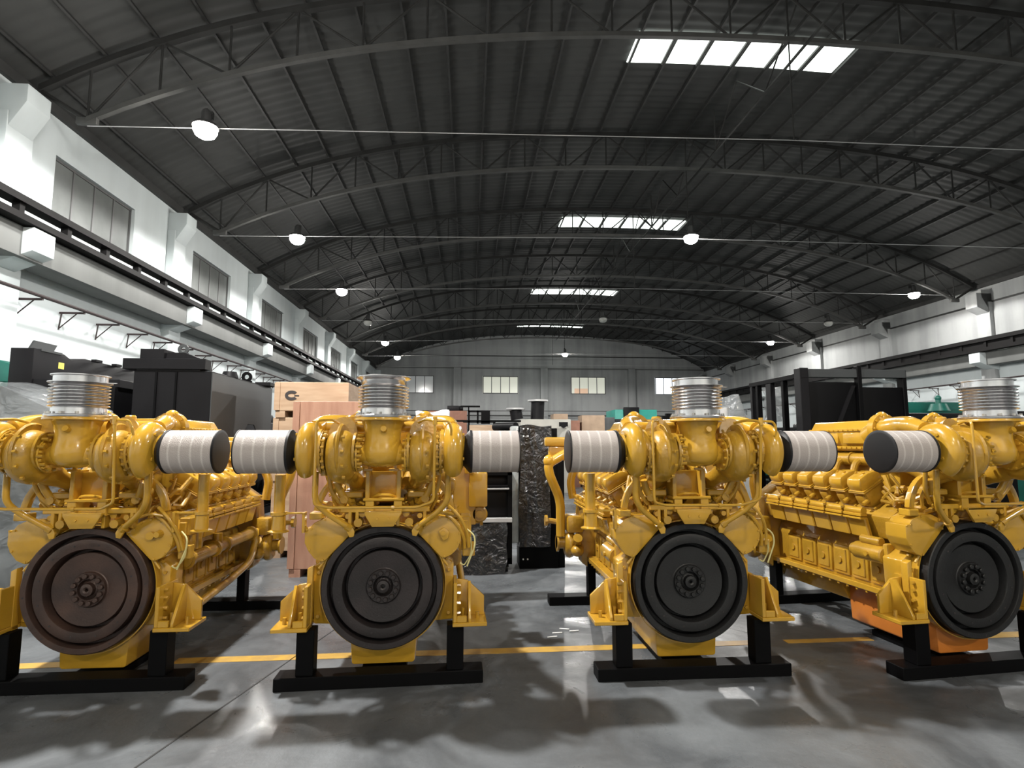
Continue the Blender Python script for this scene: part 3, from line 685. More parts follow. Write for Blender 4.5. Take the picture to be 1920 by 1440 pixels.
def turbine_support(s):
    return MB().tube([(s*.24, .10, 1.44), (s*.22, .16, 1.34), (s*.18, .20, 1.22)], .05, 14, bend=.08).box(s*.16, s*.30, .03, .13, 1.30, 1.345, .008).tube([(s*.33, 0, 1.42), (s*.38, .05, 1.30), (s*.33, .1, 1.2)], .012, 8)
def side_pipe(s):
    mb = MB().tube([(s*.50, .34, .80), (s*.50, 1.0, .80), (s*.50, 1.7, .80)], .052, 16)
    for y in (.36, .82, 1.02, 1.62): mb.cyl((s*.50, y, .80), (s*.50, y+.03, .80), .07, seg=18)
    mb.box(s*.38, s*.50, .88, .98, .72, .86, .02).tube([(s*.50, .9, .80), (s*.50, .9, .92)], .04, 12)
    return mb
def brace_tube(s):
    return MB().tube([(s*.60, .16, .45), (s*.58, 1.0, .50), (s*.56, 1.55, .56), (s*.48, 1.85, .80)], .032, 12, bend=.18)
def curved_arm(s):
    mb = MB(); P = []
    for k in range(9):
        a = R(10+k*11.5); P.append((s*(.30+.21*math.cos(a)), 1.16+.30*math.sin(a)))
    Q = [(s*(.30+.165*math.cos(R(10+k*11.5))), 1.16+.255*math.sin(R(10+k*11.5))) for k in range(8, -1, -1)]
    mb.prism(P+Q, .04, .085, 'xz', .004)
    mb.box(s*.44, s*.53, .02, .12, 1.15, 1.20, .006); return mb
def starter(s):
    return MB().cyl((s*.47, .32, .80), (s*.47, .62, .80), .072, seg=24, bev=.01).cyl((s*.47, .62, .80), (s*.47, .66, .80), .05, seg=20).cyl((s*.47, .36, .90), (s*.47, .56, .90), .036, seg=16, bev=.006).box(s*.36, s*.5, .28, .33, .70, .90, .02).cyl((s*.54, .44, .80), (s*.56, .44, .80), .02, seg=8)
def front_housing():
    P = [(-.44, .42), (-.48, .80), (-.45, 1.12), (-.22, 1.28), (.22, 1.28), (.45, 1.12), (.48, .80), (.44, .42), (.2, .25), (-.2, .25)]
    mb = MB().prism(P, 1.92, 2.12, 'xz', .02)
    mb.cyl((0, 2.12, .67), (0, 2.24, .67), .26, seg=36)
    mb.cyl((-.25, 2.12, 1.0), (-.25, 2.2, 1.0), .12, seg=24).cyl((.25, 2.12, 1.0), (.25, 2.2, 1.0), .12, seg=24)
    return mb
def water_pump(s):
    mb = MB().scroll((s*.56, 2.0, .62), s, .07, .04, .075, .06, R(-60), cs=12, seg=28)
    mb.cyl((s*.56, 2.0, .62), (s*.70, 2.0, .62), .06, seg=16).cyl((s*.68, 2.0, .62), (s*.70, 2.0, .62), .09, seg=18)
    mb.box(s*.42, s*.60, 1.86, 2.12, .74, .92, .03).cyl((s*.5, 1.82, .70), (s*.5, 1.92, .62), .05, seg=12).ball((s*.50, 1.86, .56), .07, .07, .06)
    mb.tube([(s*.66, 1.98, .84), (s*.76, 1.98, .86), (s*.80, 1.98, .86)], .03, 10).cyl((s*.80, 1.98, .86), (s*.83, 1.98, .86), .06, seg=8)
    return mb
def coolant_pipe(s):
    return MB().tube([(s*.50, 1.95, 1.64), (s*.80, 1.92, 1.47), (s*.78, 1.92, 1.35), (s*.66, 1.95, 1.08), (s*.66, 1.97, .70)], .050, 14, bend=.10).ball((s*.79, 1.92, 1.50), .06, .06, .07).tube([(s*.45, 1.97, 1.50), (s*.55, 1.97, 1.30), (s*.52, 1.97, 1.10)], .045, 12, bend=.08)
def thermostat():
    mb = MB().box(-.82, .82, 1.96, 2.10, 1.66, 1.76, .02).box(-.20, .20, 1.75, 2.08, 1.40, 1.72, .03)
    for s in (-1, 1): mb.box(s*.45, s*.78, 1.98, 2.06, 1.52, 1.66, .02).cyl((s*.6, 1.95, 1.56), (s*.6, 2.0, 1.56), .06, seg=14)
    return mb
def breather(s):
    mb = MB().tube([(s*.745, .04, 1.47), (s*.745, .04, 1.18)], .038, 18)
    mb.lathe([(.0, 0), (.072, 0), (.074, .008), (.05, .018), (.046, .10), (.046, .115), (0, .115)], (s*.745, .04, 1.065), (0, 0, 1), 24)
    mb.cyl((s*.745, .04, 1.185), (s*.745, .04, 1.205), .058, seg=20)
    mb.box(s*.56, s*.72, .02, .035, 1.19, 1.205, .002).box(s*.555, s*.575, .0, .06, 1.06, 1.205, .003)
    mb.tube([(s*.56, .03, 1.10), (s*.50, .06, 1.02)], .012, 6)
    return mb
def junction(s):
    return MB().box(s*.64, s*.80, .78, .88, 1.14, 1.44, .012).box(s*.50, s*.70, .84, .87, .98, 1.55, .004).box(s*.60, s*.68, .74, .82, 1.43, 1.50, .01)
def alternator(s):
    return MB().cyl((s*.735, .84, 1.07), (s*.735, 1.02, 1.07), .072, seg=24, bev=.012).cyl((s*.735, .82, 1.07), (s*.735, .84, 1.07), .035, seg=14).box(s*.45, s*.70, .9, 1.0, 1.03, 1.10, .01)
def fuel_filters(s):
    mb = MB().box(s*.55, s*.63, .12, .30, 1.02, 1.15, .008).box(s*.56, s*.61, .10, .16, .90, 1.12, .006)
    mb.cyl((s*.60, .2, 1.02), (s*.60, .2, .92), .035, seg=14).cyl((s*.60, .3, 1.02), (s*.60, .3, .90), .035, seg=14)
    mb.box(s*.57, s*.66, .08, .14, .86, .96, .006)
    return mb
def hoses_side(s):
    return MB().tube([(s*.46, .0, 1.24), (s*.54, -.02, 1.17), (s*.60, .02, 1.05), (s*.615, .06, .93)], .012, 8, bend=.06).tube([(s*.42, .02, 1.20), (s*.52, .02, 1.12), (s*.58, .05, 1.0), (s*.585, .08, .92)], .014, 8, bend=.06).tube([(s*.30, .0, 1.16), (s*.42, -.03, 1.20), (s*.5, .0, 1.18)], .010, 8)
def cable(s):
    return MB().tube([(s*.60, .06, 1.06), (s*.655, .03, 1.02), (s*.66, .02, .95), (s*.625, .02, .86), (s*.60, .02, .80)], .006, 7, bend=.04).tube([(s*.63, .08, 1.0), (s*.635, .06, .88), (s*.58, .05, .80), (s*.55, .05, .82)], .005, 7, bend=.04)

ENG = [
    dict(x=-2.67, y=4.25, r=0, fw='brown', lab='leftmost yellow diesel engine, with a rusty brown flywheel', lob=('flat', 'round'), post=1, box=0, bel='b'),
    dict(x=-.61, y=4.19, r=2, fw='dkgrey', lab='yellow diesel engine in front of the tall plywood crate, with a dark grey-brown flywheel', lob=('flat', 'diamond'), post=-1, box=1, bel='a'),
    dict(x=1.65, y=4.16, r=0, fw='blackfw', lab='third yellow diesel engine from the left, right of the film-wrapped black cabinet', lob=('flat', 'plain'), post=-1, box=1, bel='b'),
    dict(x=3.83, y=4.08, r=5.5, fw='blackfw', lab='rightmost yellow diesel engine, turned so its left row of cylinders shows', lob=('flat', 'plain'), post=0, box=0, bel='b', pan='orange')]
TY, TZ = -.20, 1.635
def build_engine(E):
    root = empty('diesel_engine', (E['x'], E['y'], 0), R(E['r'])); tag(root, E['lab'], 'engine', 'yellow twelve-cylinder engines on black stands')
    Y = 'yellow'; C = 'yellow_cast'
    def p(name, fn, m, key, **k): return obj(name, fn, m, k.pop('parent', root), key=key, **k)
    fw = p('flywheel', flywheel, E['fw'], 'fw'+E['fw']); fw['label'] = {'brown': 'rusty brown flywheel', 'dkgrey': 'dark grey-brown flywheel', 'blackfw': 'matt black flywheel'}[E['fw']]
    for n_, r_, d_, ph in ((16, .406, -.0012, .1), (12, .318, .0025, .3)):
        for k in range(n_):
            a = 2*PI*k/n_+ph
            p('bolt_hole', lambda: MB().cyl((0, 0, 0), (0, .003, 0), .007, seg=10), 'ink', 'fwhole', parent=fw, loc=(r_*math.cos(a), d_, .67+r_*math.sin(a)))
    for k in range(12):
        a = 2*PI*k/12+.2
        p('hub_bolt', lambda: MB().cyl((0, -.006, 0), (0, .02, 0), .0175, seg=16, bev=.004), E['fw'], 'hb'+E['fw'], parent=fw, loc=(.094*math.cos(a), .018, .67+.094*math.sin(a)))
    p('flywheel_housing', housing, Y, 'hous')
    p('side_cover', lambda: side_cover(-1, E['lob'][0]), Y, 'scL'+E['lob'][0])
    p('side_cover', lambda: side_cover(1, E['lob'][1]), Y, 'scR'+E['lob'][1])
    for s in (-1, 1):
        m = p('mounting_bracket', lambda: mount(s), Y, 'mt%d' % s)
        [p('mount_bolt', lambda: mount_bolts(s)[q], C, 'mtb%d_%d' % (s, q), parent=m) for q in range(6)]
    pn = p('oil_pan', oil_pan, E.get('pan', Y), 'pan'+E.get('pan', Y))
    if 'pan' in E: pn['label'] = 'orange oil pan'
    p('pan_rail', pan_rail, Y, 'panr'); b = p('engine_block', block, C, 'blk')
    for s in (-1, 1):
        for k in range(6):
            y = .46+k*.215+.11
            h = p('cylinder_head', headm, C, 'head', loc=(s*.31, y, 1.205), rot=(0, R(30)*s, 0 if s > 0 else 0))
            if s < 0: h.rotation_euler = (0, -R(30), 0); h.scale = (-1, 1, 1)
            p('valve_cover', coverm, Y, 'cov', parent=h)
            r = p('fuel_rail', rail_seg, Y, 'rail', loc=(s*.515, y, 1.135)); c = p('camshaft_cover', cam_panel, Y, 'cam', loc=(s*.478, y, 1.0), rot=(0, R(14)*s, 0))
            d = p('inspection_cover', crank_door, C, 'door', loc=(s*.300, y, .635))
            if s < 0:
                for q in (r, d): q.scale = (-1, 1, 1)
        t = empty('turbocharger', (0, TY, TZ)); t.parent = root
        p('turbine_scroll', lambda: turb_scroll(s), C, 'ts%d' % s, parent=t); p('compressor_scroll', lambda: comp_scroll(s), Y, 'cs%d' % s, parent=t)
        p('bearing_housing', lambda: bearing(s), C, 'bh%d' % s, parent=t)
        f = p('air_filter', filt, 'filter', 'filt', loc=(s*.782, TY, TZ+.003)); f['label'] = 'pale grey cylindrical air filter'
        p('outer_cap', lambda: fcap_out(s), 'rubber', 'fo%d' % s, parent=f); p('inner_cap', lambda: fcap_in(s), 'rubber', 'fi%d' % s, parent=f)
        p('hose_clamp', lambda: clamp(s), 'steelbolt', 'fc%d' % s, parent=f)
        p('oil_hose', lambda: hose(s), Y, 'hose%d' % s); p('air_duct', lambda: air_duct(s), Y, 'duct%d' % s)
        p('exhaust_manifold', lambda: exhaust_manifold(s), C, 'man%d' % s); p('valley_pipework', lambda: valley(s), C, 'val%d' % s)
        p('exhaust_riser', lambda: turbine_support(s), C, 'ris%d' % s)
        p('curved_arm', lambda: curved_arm(s), Y, 'ca%d' % s)
        if s > 0: p('brace_tube', lambda: brace_tube(s), C, 'bt%d' % s)
        p('water_pump', lambda: water_pump(s), C, 'wp_%d' % s); p('coolant_pipe', lambda: coolant_pipe(s), Y, 'cp%d' % s)
        p('fuel_filter', lambda: fuel_filters(s), C, 'ff%d' % s) if s > 0 else None
    p('water_pipe', lambda: side_pipe(1), C, 'sp'); p('starter_motor', lambda: starter(-1), C, 'st')
    p('exhaust_elbow', elbow, Y, 'elb', loc=(0, TY, TZ))
    bl = p('exhaust_bellows', lambda: bellows(E['bel']), 'silver', 'bel'+E['bel'], loc=(0, TY, TZ+.236)); bl['label'] = 'ribbed silver steel bellows'
    p('flange_bolt', lambda: MB().bolts((0, 0, .02), (0, 0, 1), .175, 12, .011, .016), 'steelbolt', 'bbolt', parent=bl)
    p('turbo_pedestal', lambda: pedestal(0), Y, 'ped'); p('crossbar', crossbar, Y, 'cross'); p('frame_pipe', frame_pipe, Y, 'fpipe')
    p('aftercooler', aftercooler, Y, 'after'); p('front_housing', front_housing, C, 'fh'); p('thermostat_housing', thermostat, Y, 'th')
    p('side_hose', lambda: hoses_side(1), Y, 'sh')
    cb = p('loose_cable', lambda: cable(1), 'wire', 'cable'); cb['label'] = 'loose pale yellow cable'
    if E['post']: p('breather_pipe', lambda: breather(E['post']), Y, 'br%d' % E['post'])
    if E['box']: p('junction_box', lambda: junction(1), Y, 'jb'); p('alternator', lambda: alternator(1), C, 'alt')
    return root
def stand(E, yy, lab, front):
    t = empty('engine_stand', (E['x'], E['y'], 0), R(E['r'])); tag(t, lab, 'stand', 'black steel stands under the yellow engines')
    w = .72 if front else .80
    obj('floor_beam', MB().box(-w, w, yy, yy+.16, 0, .09, .005), 'black', t)
    for s in (-1, 1):
        if front: a, b = (.46, .58)
        else: a, b = (.30, .38)
        obj('leg', MB().box(s*a, s*b, yy+.02, yy+.14, .09, .396 if front else .44, .004), 'black', t)
    obj('foot_skid', MB().box(-.16, .16, yy+.2, yy+.9, 0, .05), 'black', t) if front else None
for i, E in enumerate(ENG):
    build_engine(E)
    w = ('leftmost engine', 'engine with the grey-brown flywheel', 'third engine from the left', 'rightmost engine')[i]
    stand(E, -.03, 'black steel stand under the flywheel end of the '+w, True)
    stand(E, 1.86, 'black steel stand under the far end of the '+w, False)

# ------------------------------------------------------------ background machines and boxes
def thing(name, loc, label, cat, group=None, rz=0): return tag(empty(name, loc, rz), label, cat, group)
def eye(x, y, z, s=1.0):
    return MB().lathe([(.022*s, -.012), (.05*s, -.012), (.05*s, .012), (.022*s, .012), (.022*s, -.012)], (x, y, z+.05*s), (0, 1, 0), 18).box(x-.05*s, x+.05*s, y-.012, y+.012, z-.01, z+.02)
# black sheet-steel tank, left centre
t = thing('steel_tank', (-3.9, 7.62, 0), 'large black sheet-steel tank with ribbed front, behind the leftmost engine', 'tank')
obj('tank_body', MB().box(-.48, .50, 0, .8, 1.45, 2.64, .006).box(-.48, .50, .8, 2.25, 2.0, 2.64).box(-.48, .12, .8, 2.25, 1.45, 2.0).box(-.47, .49, .05, 2.2, .9, 1.45, .006), 'blacksheet', t)
obj('side_plate', MB().prism([(0.0, 1.45), (.0, 2.62), (2.25, 2.62), (2.25, 1.45), (1.9, 1.45), (1.72, 1.80), (1.5, 1.98), (1.25, 1.98), (1.05, 1.80), (.85, 1.45)], .502, .515, 'yz'), 'greysheet', t)
for x in (-.19, .06): obj('front_rib', MB().box(x-.012, x+.012, -.02, .0, 1.45, 2.62), 'black', t)
obj('top_channel', MB().box(-.62, .42, -.02, .16, 2.66, 2.80, .004).box(-.45, .35, .0, .2, 2.64, 2.67), 'blacksheet', t)
obj('top_box', MB().box(-.42, -.12, .0, .3, 2.80, 2.93, .004).prism([(-.12, 2.80), (-.1, 2.89), (.12, 2.89), (.35, 2.80)], .05, .3), 'blacksheet', t)
obj('lifting_eye', eye(.05, .15, 2.88, 1.4), 'greysheet', t); obj('lifting_eye', eye(.43, 1.35, 2.64, 1.6), 'black', t)
obj('top_fitting', MB().box(.35, .6, 1.9, 2.2, 2.64, 2.70, .004), 'blacksheet', t); obj('filler_neck', MB().cyl((.4, .8, 2.64), (.4, .8, 2.73), .12, .09, 14), 'blacksheet', t)
obj('skid_frame', MB().box(-.5, .9, -.05, 2.4, .78, .90, .006).box(.5, .95, 2.0, 2.4, .9, 1.1, .01), 'black', t)
obj('trestle', MB().box(-.45, -.35, .1, 2.2, 0, .78).box(.35, .45, .1, 2.2, 0, .78), 'black', t)
# black tank far left
t = thing('steel_tank', (-6.2, 8.0, 0), 'long black steel frame with lifting lug and small yellow sticker, far left', 'tank')
obj('tank_body', MB().prism([(-.02, 2.3), (-.02, 2.98), (.55, 2.98), (.7, 2.92), (1.0, 2.98), (2.9, 2.95), (2.9, 2.3)], 0.0, .3, 'yz', .006), 'blacksheet', t)
obj('tank_base', MB().box(-.1, 1.4, -.05, 3.2, 1.3, 2.45, .01).box(-.1, 1.4, -.05, 3.2, 0, 1.3, .01), 'black', t)
obj('top_plate', MB().box(.3, 1.42, .0, 3.1, 2.45, 2.56, .005), 'blacksheet', t)
obj('lifting_lug', MB().prism([(.0, 2.97), (.08, 3.10), (.5, 3.10), (.42, 2.97)], .2, .23, 'yz').box(.22, .31, .1, .5, 2.96, 2.99), 'greysheet', t)
obj('yellow_sticker', MB().box(.30, .303, .45, .56, 2.76, 2.85), mat('yellow_sticker', (.65, .6, .12), .5), t)
for k in range(4): obj('top_clip', MB().box(.32, .40, 1.1+k*.5, 1.25+k*.5, 2.95, 2.99, .003), 'blacksheet', t)
# green machine left edge
t = thing('green_generator', (-7.2, 9.4, 0), 'dark green machine top at the left edge, behind the plastic-wrapped machine', 'generator')
obj('machine_body', MB().box(-1.3, .35, 0, 1.6, .2, 2.66, .03), 'green', t)
obj('machine_top', MB().prism([(-1.2, 2.66), (-1.2, 2.92), (-.9, 3.02), (-.3, 3.02), (.0, 2.92), (.35, 2.90), (.35, 2.66)], .0, .9, 'xz', .02).cyl((.0, -.05, 2.78), (.0, .1, 2.78), .06, seg=14), 'green', t)
obj('skid', MB().box(-1.4, .45, -.1, 1.7, 0, .2), 'black', t)
# film-wrapped machine left
def wrapped(x0, x1, y0, y1, z1, seed, lump=.10, nx=14, ny=8, nz=14, z0=0.0, peak=0):
    rnd = random.Random(seed); bm = bmesh.new(); bmesh.ops.create_cube(bm, size=1)
    bmesh.ops.subdivide_edges(bm, edges=bm.edges, cuts=9, use_grid_fill=True)
    ph = [rnd.uniform(0, 6) for _ in range(6)]
    for v in bm.verts:
        u, w, h = v.co.x+.5, v.co.y+.5, v.co.z+.5
        n = math.sin(u*9+ph[0]+h*4)*.5+math.sin(h*11+ph[1]-u*5)*.4+math.sin(w*8+ph[2]+u*7)*.4
        top = (1-peak*abs(u-.5)*2)
        v.co = Vector((x0+u*(x1-x0), y0+w*(y1-y0), z0+h*(z1-z0)*top))+Vector((v.co.x, v.co.y, v.co.z*.7 if h > .05 else 0))*n*lump
        if v.co.z < z0: v.co.z = z0
    mb = MB(); bm.verts.index_update(); mb.add([v.co.copy() for v in bm.verts], [[v.index for v in f.verts] for f in bm.faces]); bm.free(); return mb
t = thing('wrapped_machine', (-5.2, 6.5, 0), 'machine wrapped in clear plastic film at the left edge, behind the leftmost engine', 'machine')
obj('machine_core', MB().box(-.95, .42, .15, 1.0, 0, 1.25, .04).cyl((-.3, .1, 1.2), (-.3, 1.0, 1.2), .35, seg=24).box(-.8, .2, .2, .95, 1.25, 1.9, .08), 'greysheet', t)
obj('plastic_film', wrapped(-1.1, .62, 0, 1.15, 2.42, 5, .13, peak=.12), 'film', t)
# crates
def crate(name, x0, x1, y0, y1, z0, z1, m, label, grp, logo=False, slats=True):
    t = thing(name, ((x0+x1)/2, y0, z0), label, 'crate', grp); W = (x1-x0)/2; D = y1-y0; H = z1-z0
    obj('crate_box', MB().box(-W, W, 0, D, .10, H, .006), m, t)
    if slats:
        obj('panel_batten', MB().box(-W-.012, -W+.07, -.018, -.001, .11, H-.01), m, t)
        obj('panel_batten', MB().box(W-.07, W+.012, -.018, -.001, .11, H-.01), m, t)
    for x in (-W+.08, 0, W-.08): obj('skid_block', MB().box(x-.07, x+.07, 0, D, 0, .098), m, t)
    if logo:
        mb = MB(); pts = [(.10*math.cos(R(a)), .075*math.sin(R(a))) for a in range(40, 321, 20)]+[(.055*math.cos(R(a)), .03*math.sin(R(a))) for a in range(320, 39, -20)]
        mb.prism([(x-.30, z+H*.62) for x, z in pts], -.006, -.001); mb.box(-.26, -.19, -.006, -.001, H*.60, H*.63)
        obj('printed_mark', mb, 'ink', t)
    return t
gc = 'plywood crates behind the second engine'
crate('plywood_crate', -2.28, -1.10, 7.5, 8.5, 0, 2.24, 'ply', 'tall pinkish plywood crate standing right behind the second engine', gc)
crate('plywood_crate', -2.93, -1.90, 8.75, 9.8, 0, 1.02, 'ply2', 'lowest plywood crate of the stack left of the tall crate', gc)
crate('plywood_crate', -2.95, -1.88, 8.75, 9.8, 1.02, 2.08, 'ply2', 'middle plywood crate of the stack behind the tall pinkish crate', gc)
crate('plywood_crate', -2.94, -1.86, 8.72, 9.8, 2.08, 2.62, 'ply2', 'shallow plywood crate with a black C mark on top of the stack', gc, logo=True)
# cabinet and tall wrapped panel in the gap
t = thing('control_cabinet', (.23, 7.5, 0), 'black open-front steel cabinet with torn film, between the second and third engines', 'cabinet')
obj('cabinet_frame', MB().box(-.36, -.30, 0, .6, .12, 1.32).box(.28, .34, 0, .6, .12, 1.32).box(-.36, .34, .55, .6, .12, 1.32).box(-.36, .34, 0, .6, 1.27, 1.32).box(-.36, .34, 0, .6, .12, .2), 'black', t)
obj('cabinet_tray', MB().prism([(-.3, 1.12), (.28, 1.12), (.28, 1.14), (-.3, 1.14)], -.02, .5).box(-.3, .28, .05, .08, .72, 1.10, .01).box(-.3, .28, .1, .3, 1.14, 1.27, .01), 'blacksheet', t)
obj('grey_edge', MB().box(-.3, .3, -.03, -.01, 1.085, 1.105, .003), 'galv', t); obj('grey_edge', MB().box(-.32, .34, -.04, .02, .66, .72, .006), 'galv', t)
obj('plastic_film', wrapped(-.38, .26, -.05, .45, .66, 11, .05, z0=.0), 'filmdark', t)
for x in (-.25, .26): obj('castor', MB().lathe([(.02, 0), (.05, 0), (.05, .03), (.02, .03), (.02, 0)], (x-.0, .1, .055), (1, 0, 0), 18).box(x-.01, x+.04, .08, .12, .07, .12), 'rubber', t)
t = thing('wrapped_cabinet', (.9, 7.7, 0), 'tall black panel wrapped in shiny plastic film, left of the third engine', 'cabinet')
obj('panel_body', MB().box(-.21, .32, .06, .5, 0, 1.90, .01).box(.2, .42, .1, .5, 0, 1.5, .01), 'black', t)
obj('plastic_film', wrapped(-.22, .23, -.01, .3, 1.93, 21, .05, z0=.30), 'filmdark', t)
obj('pale_edge_film', MB().box(-.33, -.22, .02, .25, .35, 1.93, .02), mat('pale_film_edge', (.42, .46, .47), .25, coat=.5, nscale=6, namt=.35, bump=.5, bscale=12), t)
for z in (.13, 1.79, 1.89):
    for x in (-.16, -.10): obj('rivet', MB().cyl((x, .045 if z < .3 else -.04, z), (x, .06 if z < .3 else -.02, z), .011, seg=10), 'white', t)
# black framed radiator right
t = thing('radiator_frame', (6.2, 8.6, 0), 'tall black steel framed radiator behind the third and fourth engines', 'radiator')
W = .92
obj('corner_post', MB().box(-W, -W+.15, -.05, .12, 0, 2.90, .008).box(-W+.02, -W+.13, -.055, -.05, 2.74, 2.89), 'blacksheet', t)
obj('corner_post', MB().box(W-.07, W, -.02, .12, 0, 2.88, .008), 'black', t)
obj('centre_post', MB().box(.06, .13, -.05, .05, 0, 2.94, .006), 'black', t)
obj('top_beam', MB().box(-W+.13, W-.02, -.03, .1, 2.75, 2.885, .006), 'greysheet', t)
obj('radiator_core', MB().box(-W+.15, .07, .02, .2, .3, 2.68, .01).box(.12, W-.06, .02, .2, .3, 2.60, .01), 'black', t)
obj('diagonal_brace', MB().prism([(-.45, 1.7), (-.38, 1.7), (.04, 2.62), (-.02, 2.62)], -.01, .015), 'blacksheet', t)
obj('side_beam', MB().box(-W, -W+.1, .12, 1.6, 2.74, 2.82, .006), 'black', t)
for k, y in enumerate((.45, .85, 1.3, 1.5)): obj('side_post', MB().box(-W, -W+.09, y, y+(.16 if k == 1 else .07), 0, 2.74, .006), 'blacksheet' if k % 2 else 'black', t)
obj('base_frame', MB().box(-W, W, -.02, 1.6, 0.0, .28, .01), 'black', t)
obj('torn_film', wrapped(-.52, -.28, 1.62, 1.82, 2.74, 9, .08, z0=2.1), 'film', t)
t = thing('wrapped_machine', (4.5, 9.1, 0), 'film-wrapped machine showing behind the third engine, right of its silver bellows', 'machine')
obj('machine_core', MB().box(-.25, .25, .1, .7, 0, 2.1, .04).cyl((-.1, .3, 2.1), (-.1, .3, 2.3), .1, seg=14), 'galv', t)
obj('plastic_film', wrapped(-.30, .34, 0, .8, 2.50, 31, .09, peak=.45), 'film', t)
t = thing('black_engine', (5.2, 11, 0), 'low dark machine seen between the wrapped machine and the black radiator', 'machine')
obj('machine_body', MB().box(-.6, .35, 0, 1.2, 0, 2.15, .03), 'black', t); obj('machine_pipe', MB().tube([(-.6, -.1, 2.22), (.3, -.1, 2.28)], .05, 12).box(-.5, .2, -.05, .2, 2.30, 2.33), 'greysheet', t)
t = thing('green_generator', (9.6, 11.2, 0), 'dark green machine between the black radiator and the rightmost silver bellows', 'generator')
obj('machine_body', MB().box(-.9, .95, 0, 1.3, 2.30, 2.56, .01), 'green', t); obj('machine_base', MB().box(-.9, .95, .02, 1.3, 0, 2.30, .01), 'black', t)
obj('filler_cap', MB().cyl((.10, -.3, 2.35), (.10, -.3, 2.5), .2, .14, 18).cyl((.10, -.3, 2.5), (.10, -.3, 2.6), .05, seg=12).ball((.10, -.3, 2.62), .06), 'green', t)
t = thing('black_engine', (8.2, 10.2, 0), 'dark machine behind the rightmost engine, under the green one', 'machine')
obj('machine_body', MB().box(-.7, 2.4, 0, .9, 0, 2.1, .03), 'black', t); obj('machine_top', MB().box(-.3, 2.0, .1, .7, 2.1, 2.28, .05), 'blacksheet', t)
# far rows
def flangepipe(x, y, z, r, h, lean, label):
    t = thing('flanged_duct', (x, y, 0), label, 'duct', 'black flanged ducts far behind')
    obj('duct_body', MB().cyl((0, 0, 2.53), (lean, 0, z+h), r, seg=22), 'blacksheet', t)
    obj('duct_flange', MB().cyl((lean, 0, z+h), (lean, 0, z+h+.06), r*1.55, seg=24), 'galv', t)
flangepipe(1.70, 20, 2.25, .22, .62, -.06, 'shorter leaning black flanged duct far behind, left of the taller one')
flangepipe(2.42, 20, 2.25, .24, .92, .03, 'taller black flanged duct far behind, above the gap between engines')
t = thing('beige_machine', (2.5, 19.2, 0), 'long pale beige machine far behind the gap between the middle engines', 'machine')
obj('machine_body', MB().box(-.75, 1.0, 0, 1.4, 0, 2.50, .02).box(-.7, .9, -.2, 0, 0, 2.2, .02), 'beige', t); obj('machine_end', MB().box(.55, .85, -.25, -.2, 2.25, 2.4).cyl((.7, -.3, 2.3), (.7, -.2, 2.3), .1, seg=12), 'blacksheet', t)
def carton(x0, x1, y, z0, z1, m, label, d=.8):
    return tag(obj('storage_box', MB().box(x0, x1, y, y+d, z0, z1, .01), m), label, 'box', 'boxes far behind')
carton(4.35, 5.25, 21.5, 0, 2.76, 'carton', 'tan box far behind, above the air filter left of the third engine')
carton(5.3, 5.75, 21.9, 0, 2.70, 'greysheet', 'grey box far behind, right of the tan box')
carton(3.85, 4.25, 21.4, 0, 2.55, 'rust', 'dark reddish box far behind, left of the tan box')
carton(-1.55, -.10, 21.6, 0, 2.92, 'rust', 'reddish board box far behind, above the right turbocharger of the second engine', .9)
carton(3.15, 3.7, 20.9, 0, 2.78, 'carton', 'orange-brown carton behind the beige machine')
carton(.0, .66, 14.8, 0, 2.16, 'ply2', 'small pale wooden box far behind the second engine\'s right filter')
t = thing('steel_rack', (.35, 17.8, 0), 'black open steel frame far behind, above the second engine\'s right filter', 'rack')
obj('frame_bars', MB().box(-.55, .48, 0, .1, 2.33, 2.39).box(-.4, -.34, 0, .1, 0, 2.72).box(-.12, -.06, 0, .1, 2.3, 2.72).box(-.4, .3, 0, .1, 2.66, 2.72).box(.02, .3, 0, .3, 2.3, 2.66).box(-1.2, 1.3, .12, .18, 2.36, 2.42).box(.4, .46, 0, .1, 0, 2.35), 'black', t)
obj('top_rod', MB().box(-.62, -.02, 0, .1, 2.82, 2.87).box(-.4, -.36, 0, .1, 2.7, 2.84), 'black', t)
t = thing('black_pipe', (1.0, 13.9, 0), 'black pipe with open round end, above the wrapped cabinet', 'pipe')
obj('pipe_body', MB().tube([(-.35, .5, 2.10), (.05, 0, 2.10), (.14, -.12, 2.10)], .10, 16), 'blacksheet', t); obj('pipe_rest', MB().box(-.28, .2, -.1, .6, 0, 2.0, .01), 'blacksheet', t)
tag(obj('black_block', MB().box(-.86, -.40, 21.7, 22.1, 2.922, 3.12, .02).cyl((-.4, 21.9, 3.03), (-.25, 21.9, 3.03), .1, seg=12), 'blacksheet'), 'small black part lying on the reddish board box', 'machine part')
t = thing('teal_generator', (9.1, 30, 0), 'bright teal machine top far behind, left of the third engine\'s bellows', 'generator')
obj('machine_body', MB().box(-1.2, 1.15, 0, 2, 0, 3.50, .03), 'teal', t); obj('machine_stack', MB().box(-.75, .1, -.2, 0, 2.6, 3.62, .03), 'blacksheet', t)
t = thing('dark_machine', (7.6, 24, 0), 'dark machine row far behind the third engine', 'machine')
obj('machine_body', MB().box(-1.8, 2.5, 0, 2, 0, 2.72, .04), 'blacksheet', t); obj('machine_lug', MB().box(.9, 1.5, .1, .3, 2.7, 2.86).box(1.05, 1.3, .1, .3, 2.86, 2.98), 'black', t)
t = thing('white_pack', (-.78, 12, 0), 'white wrapped pack right behind the second engine\'s silver bellows', 'pack')
obj('pack_body', wrapped(-.35, .30, 0, .5, 2.36, 41, .10), 'white', t)
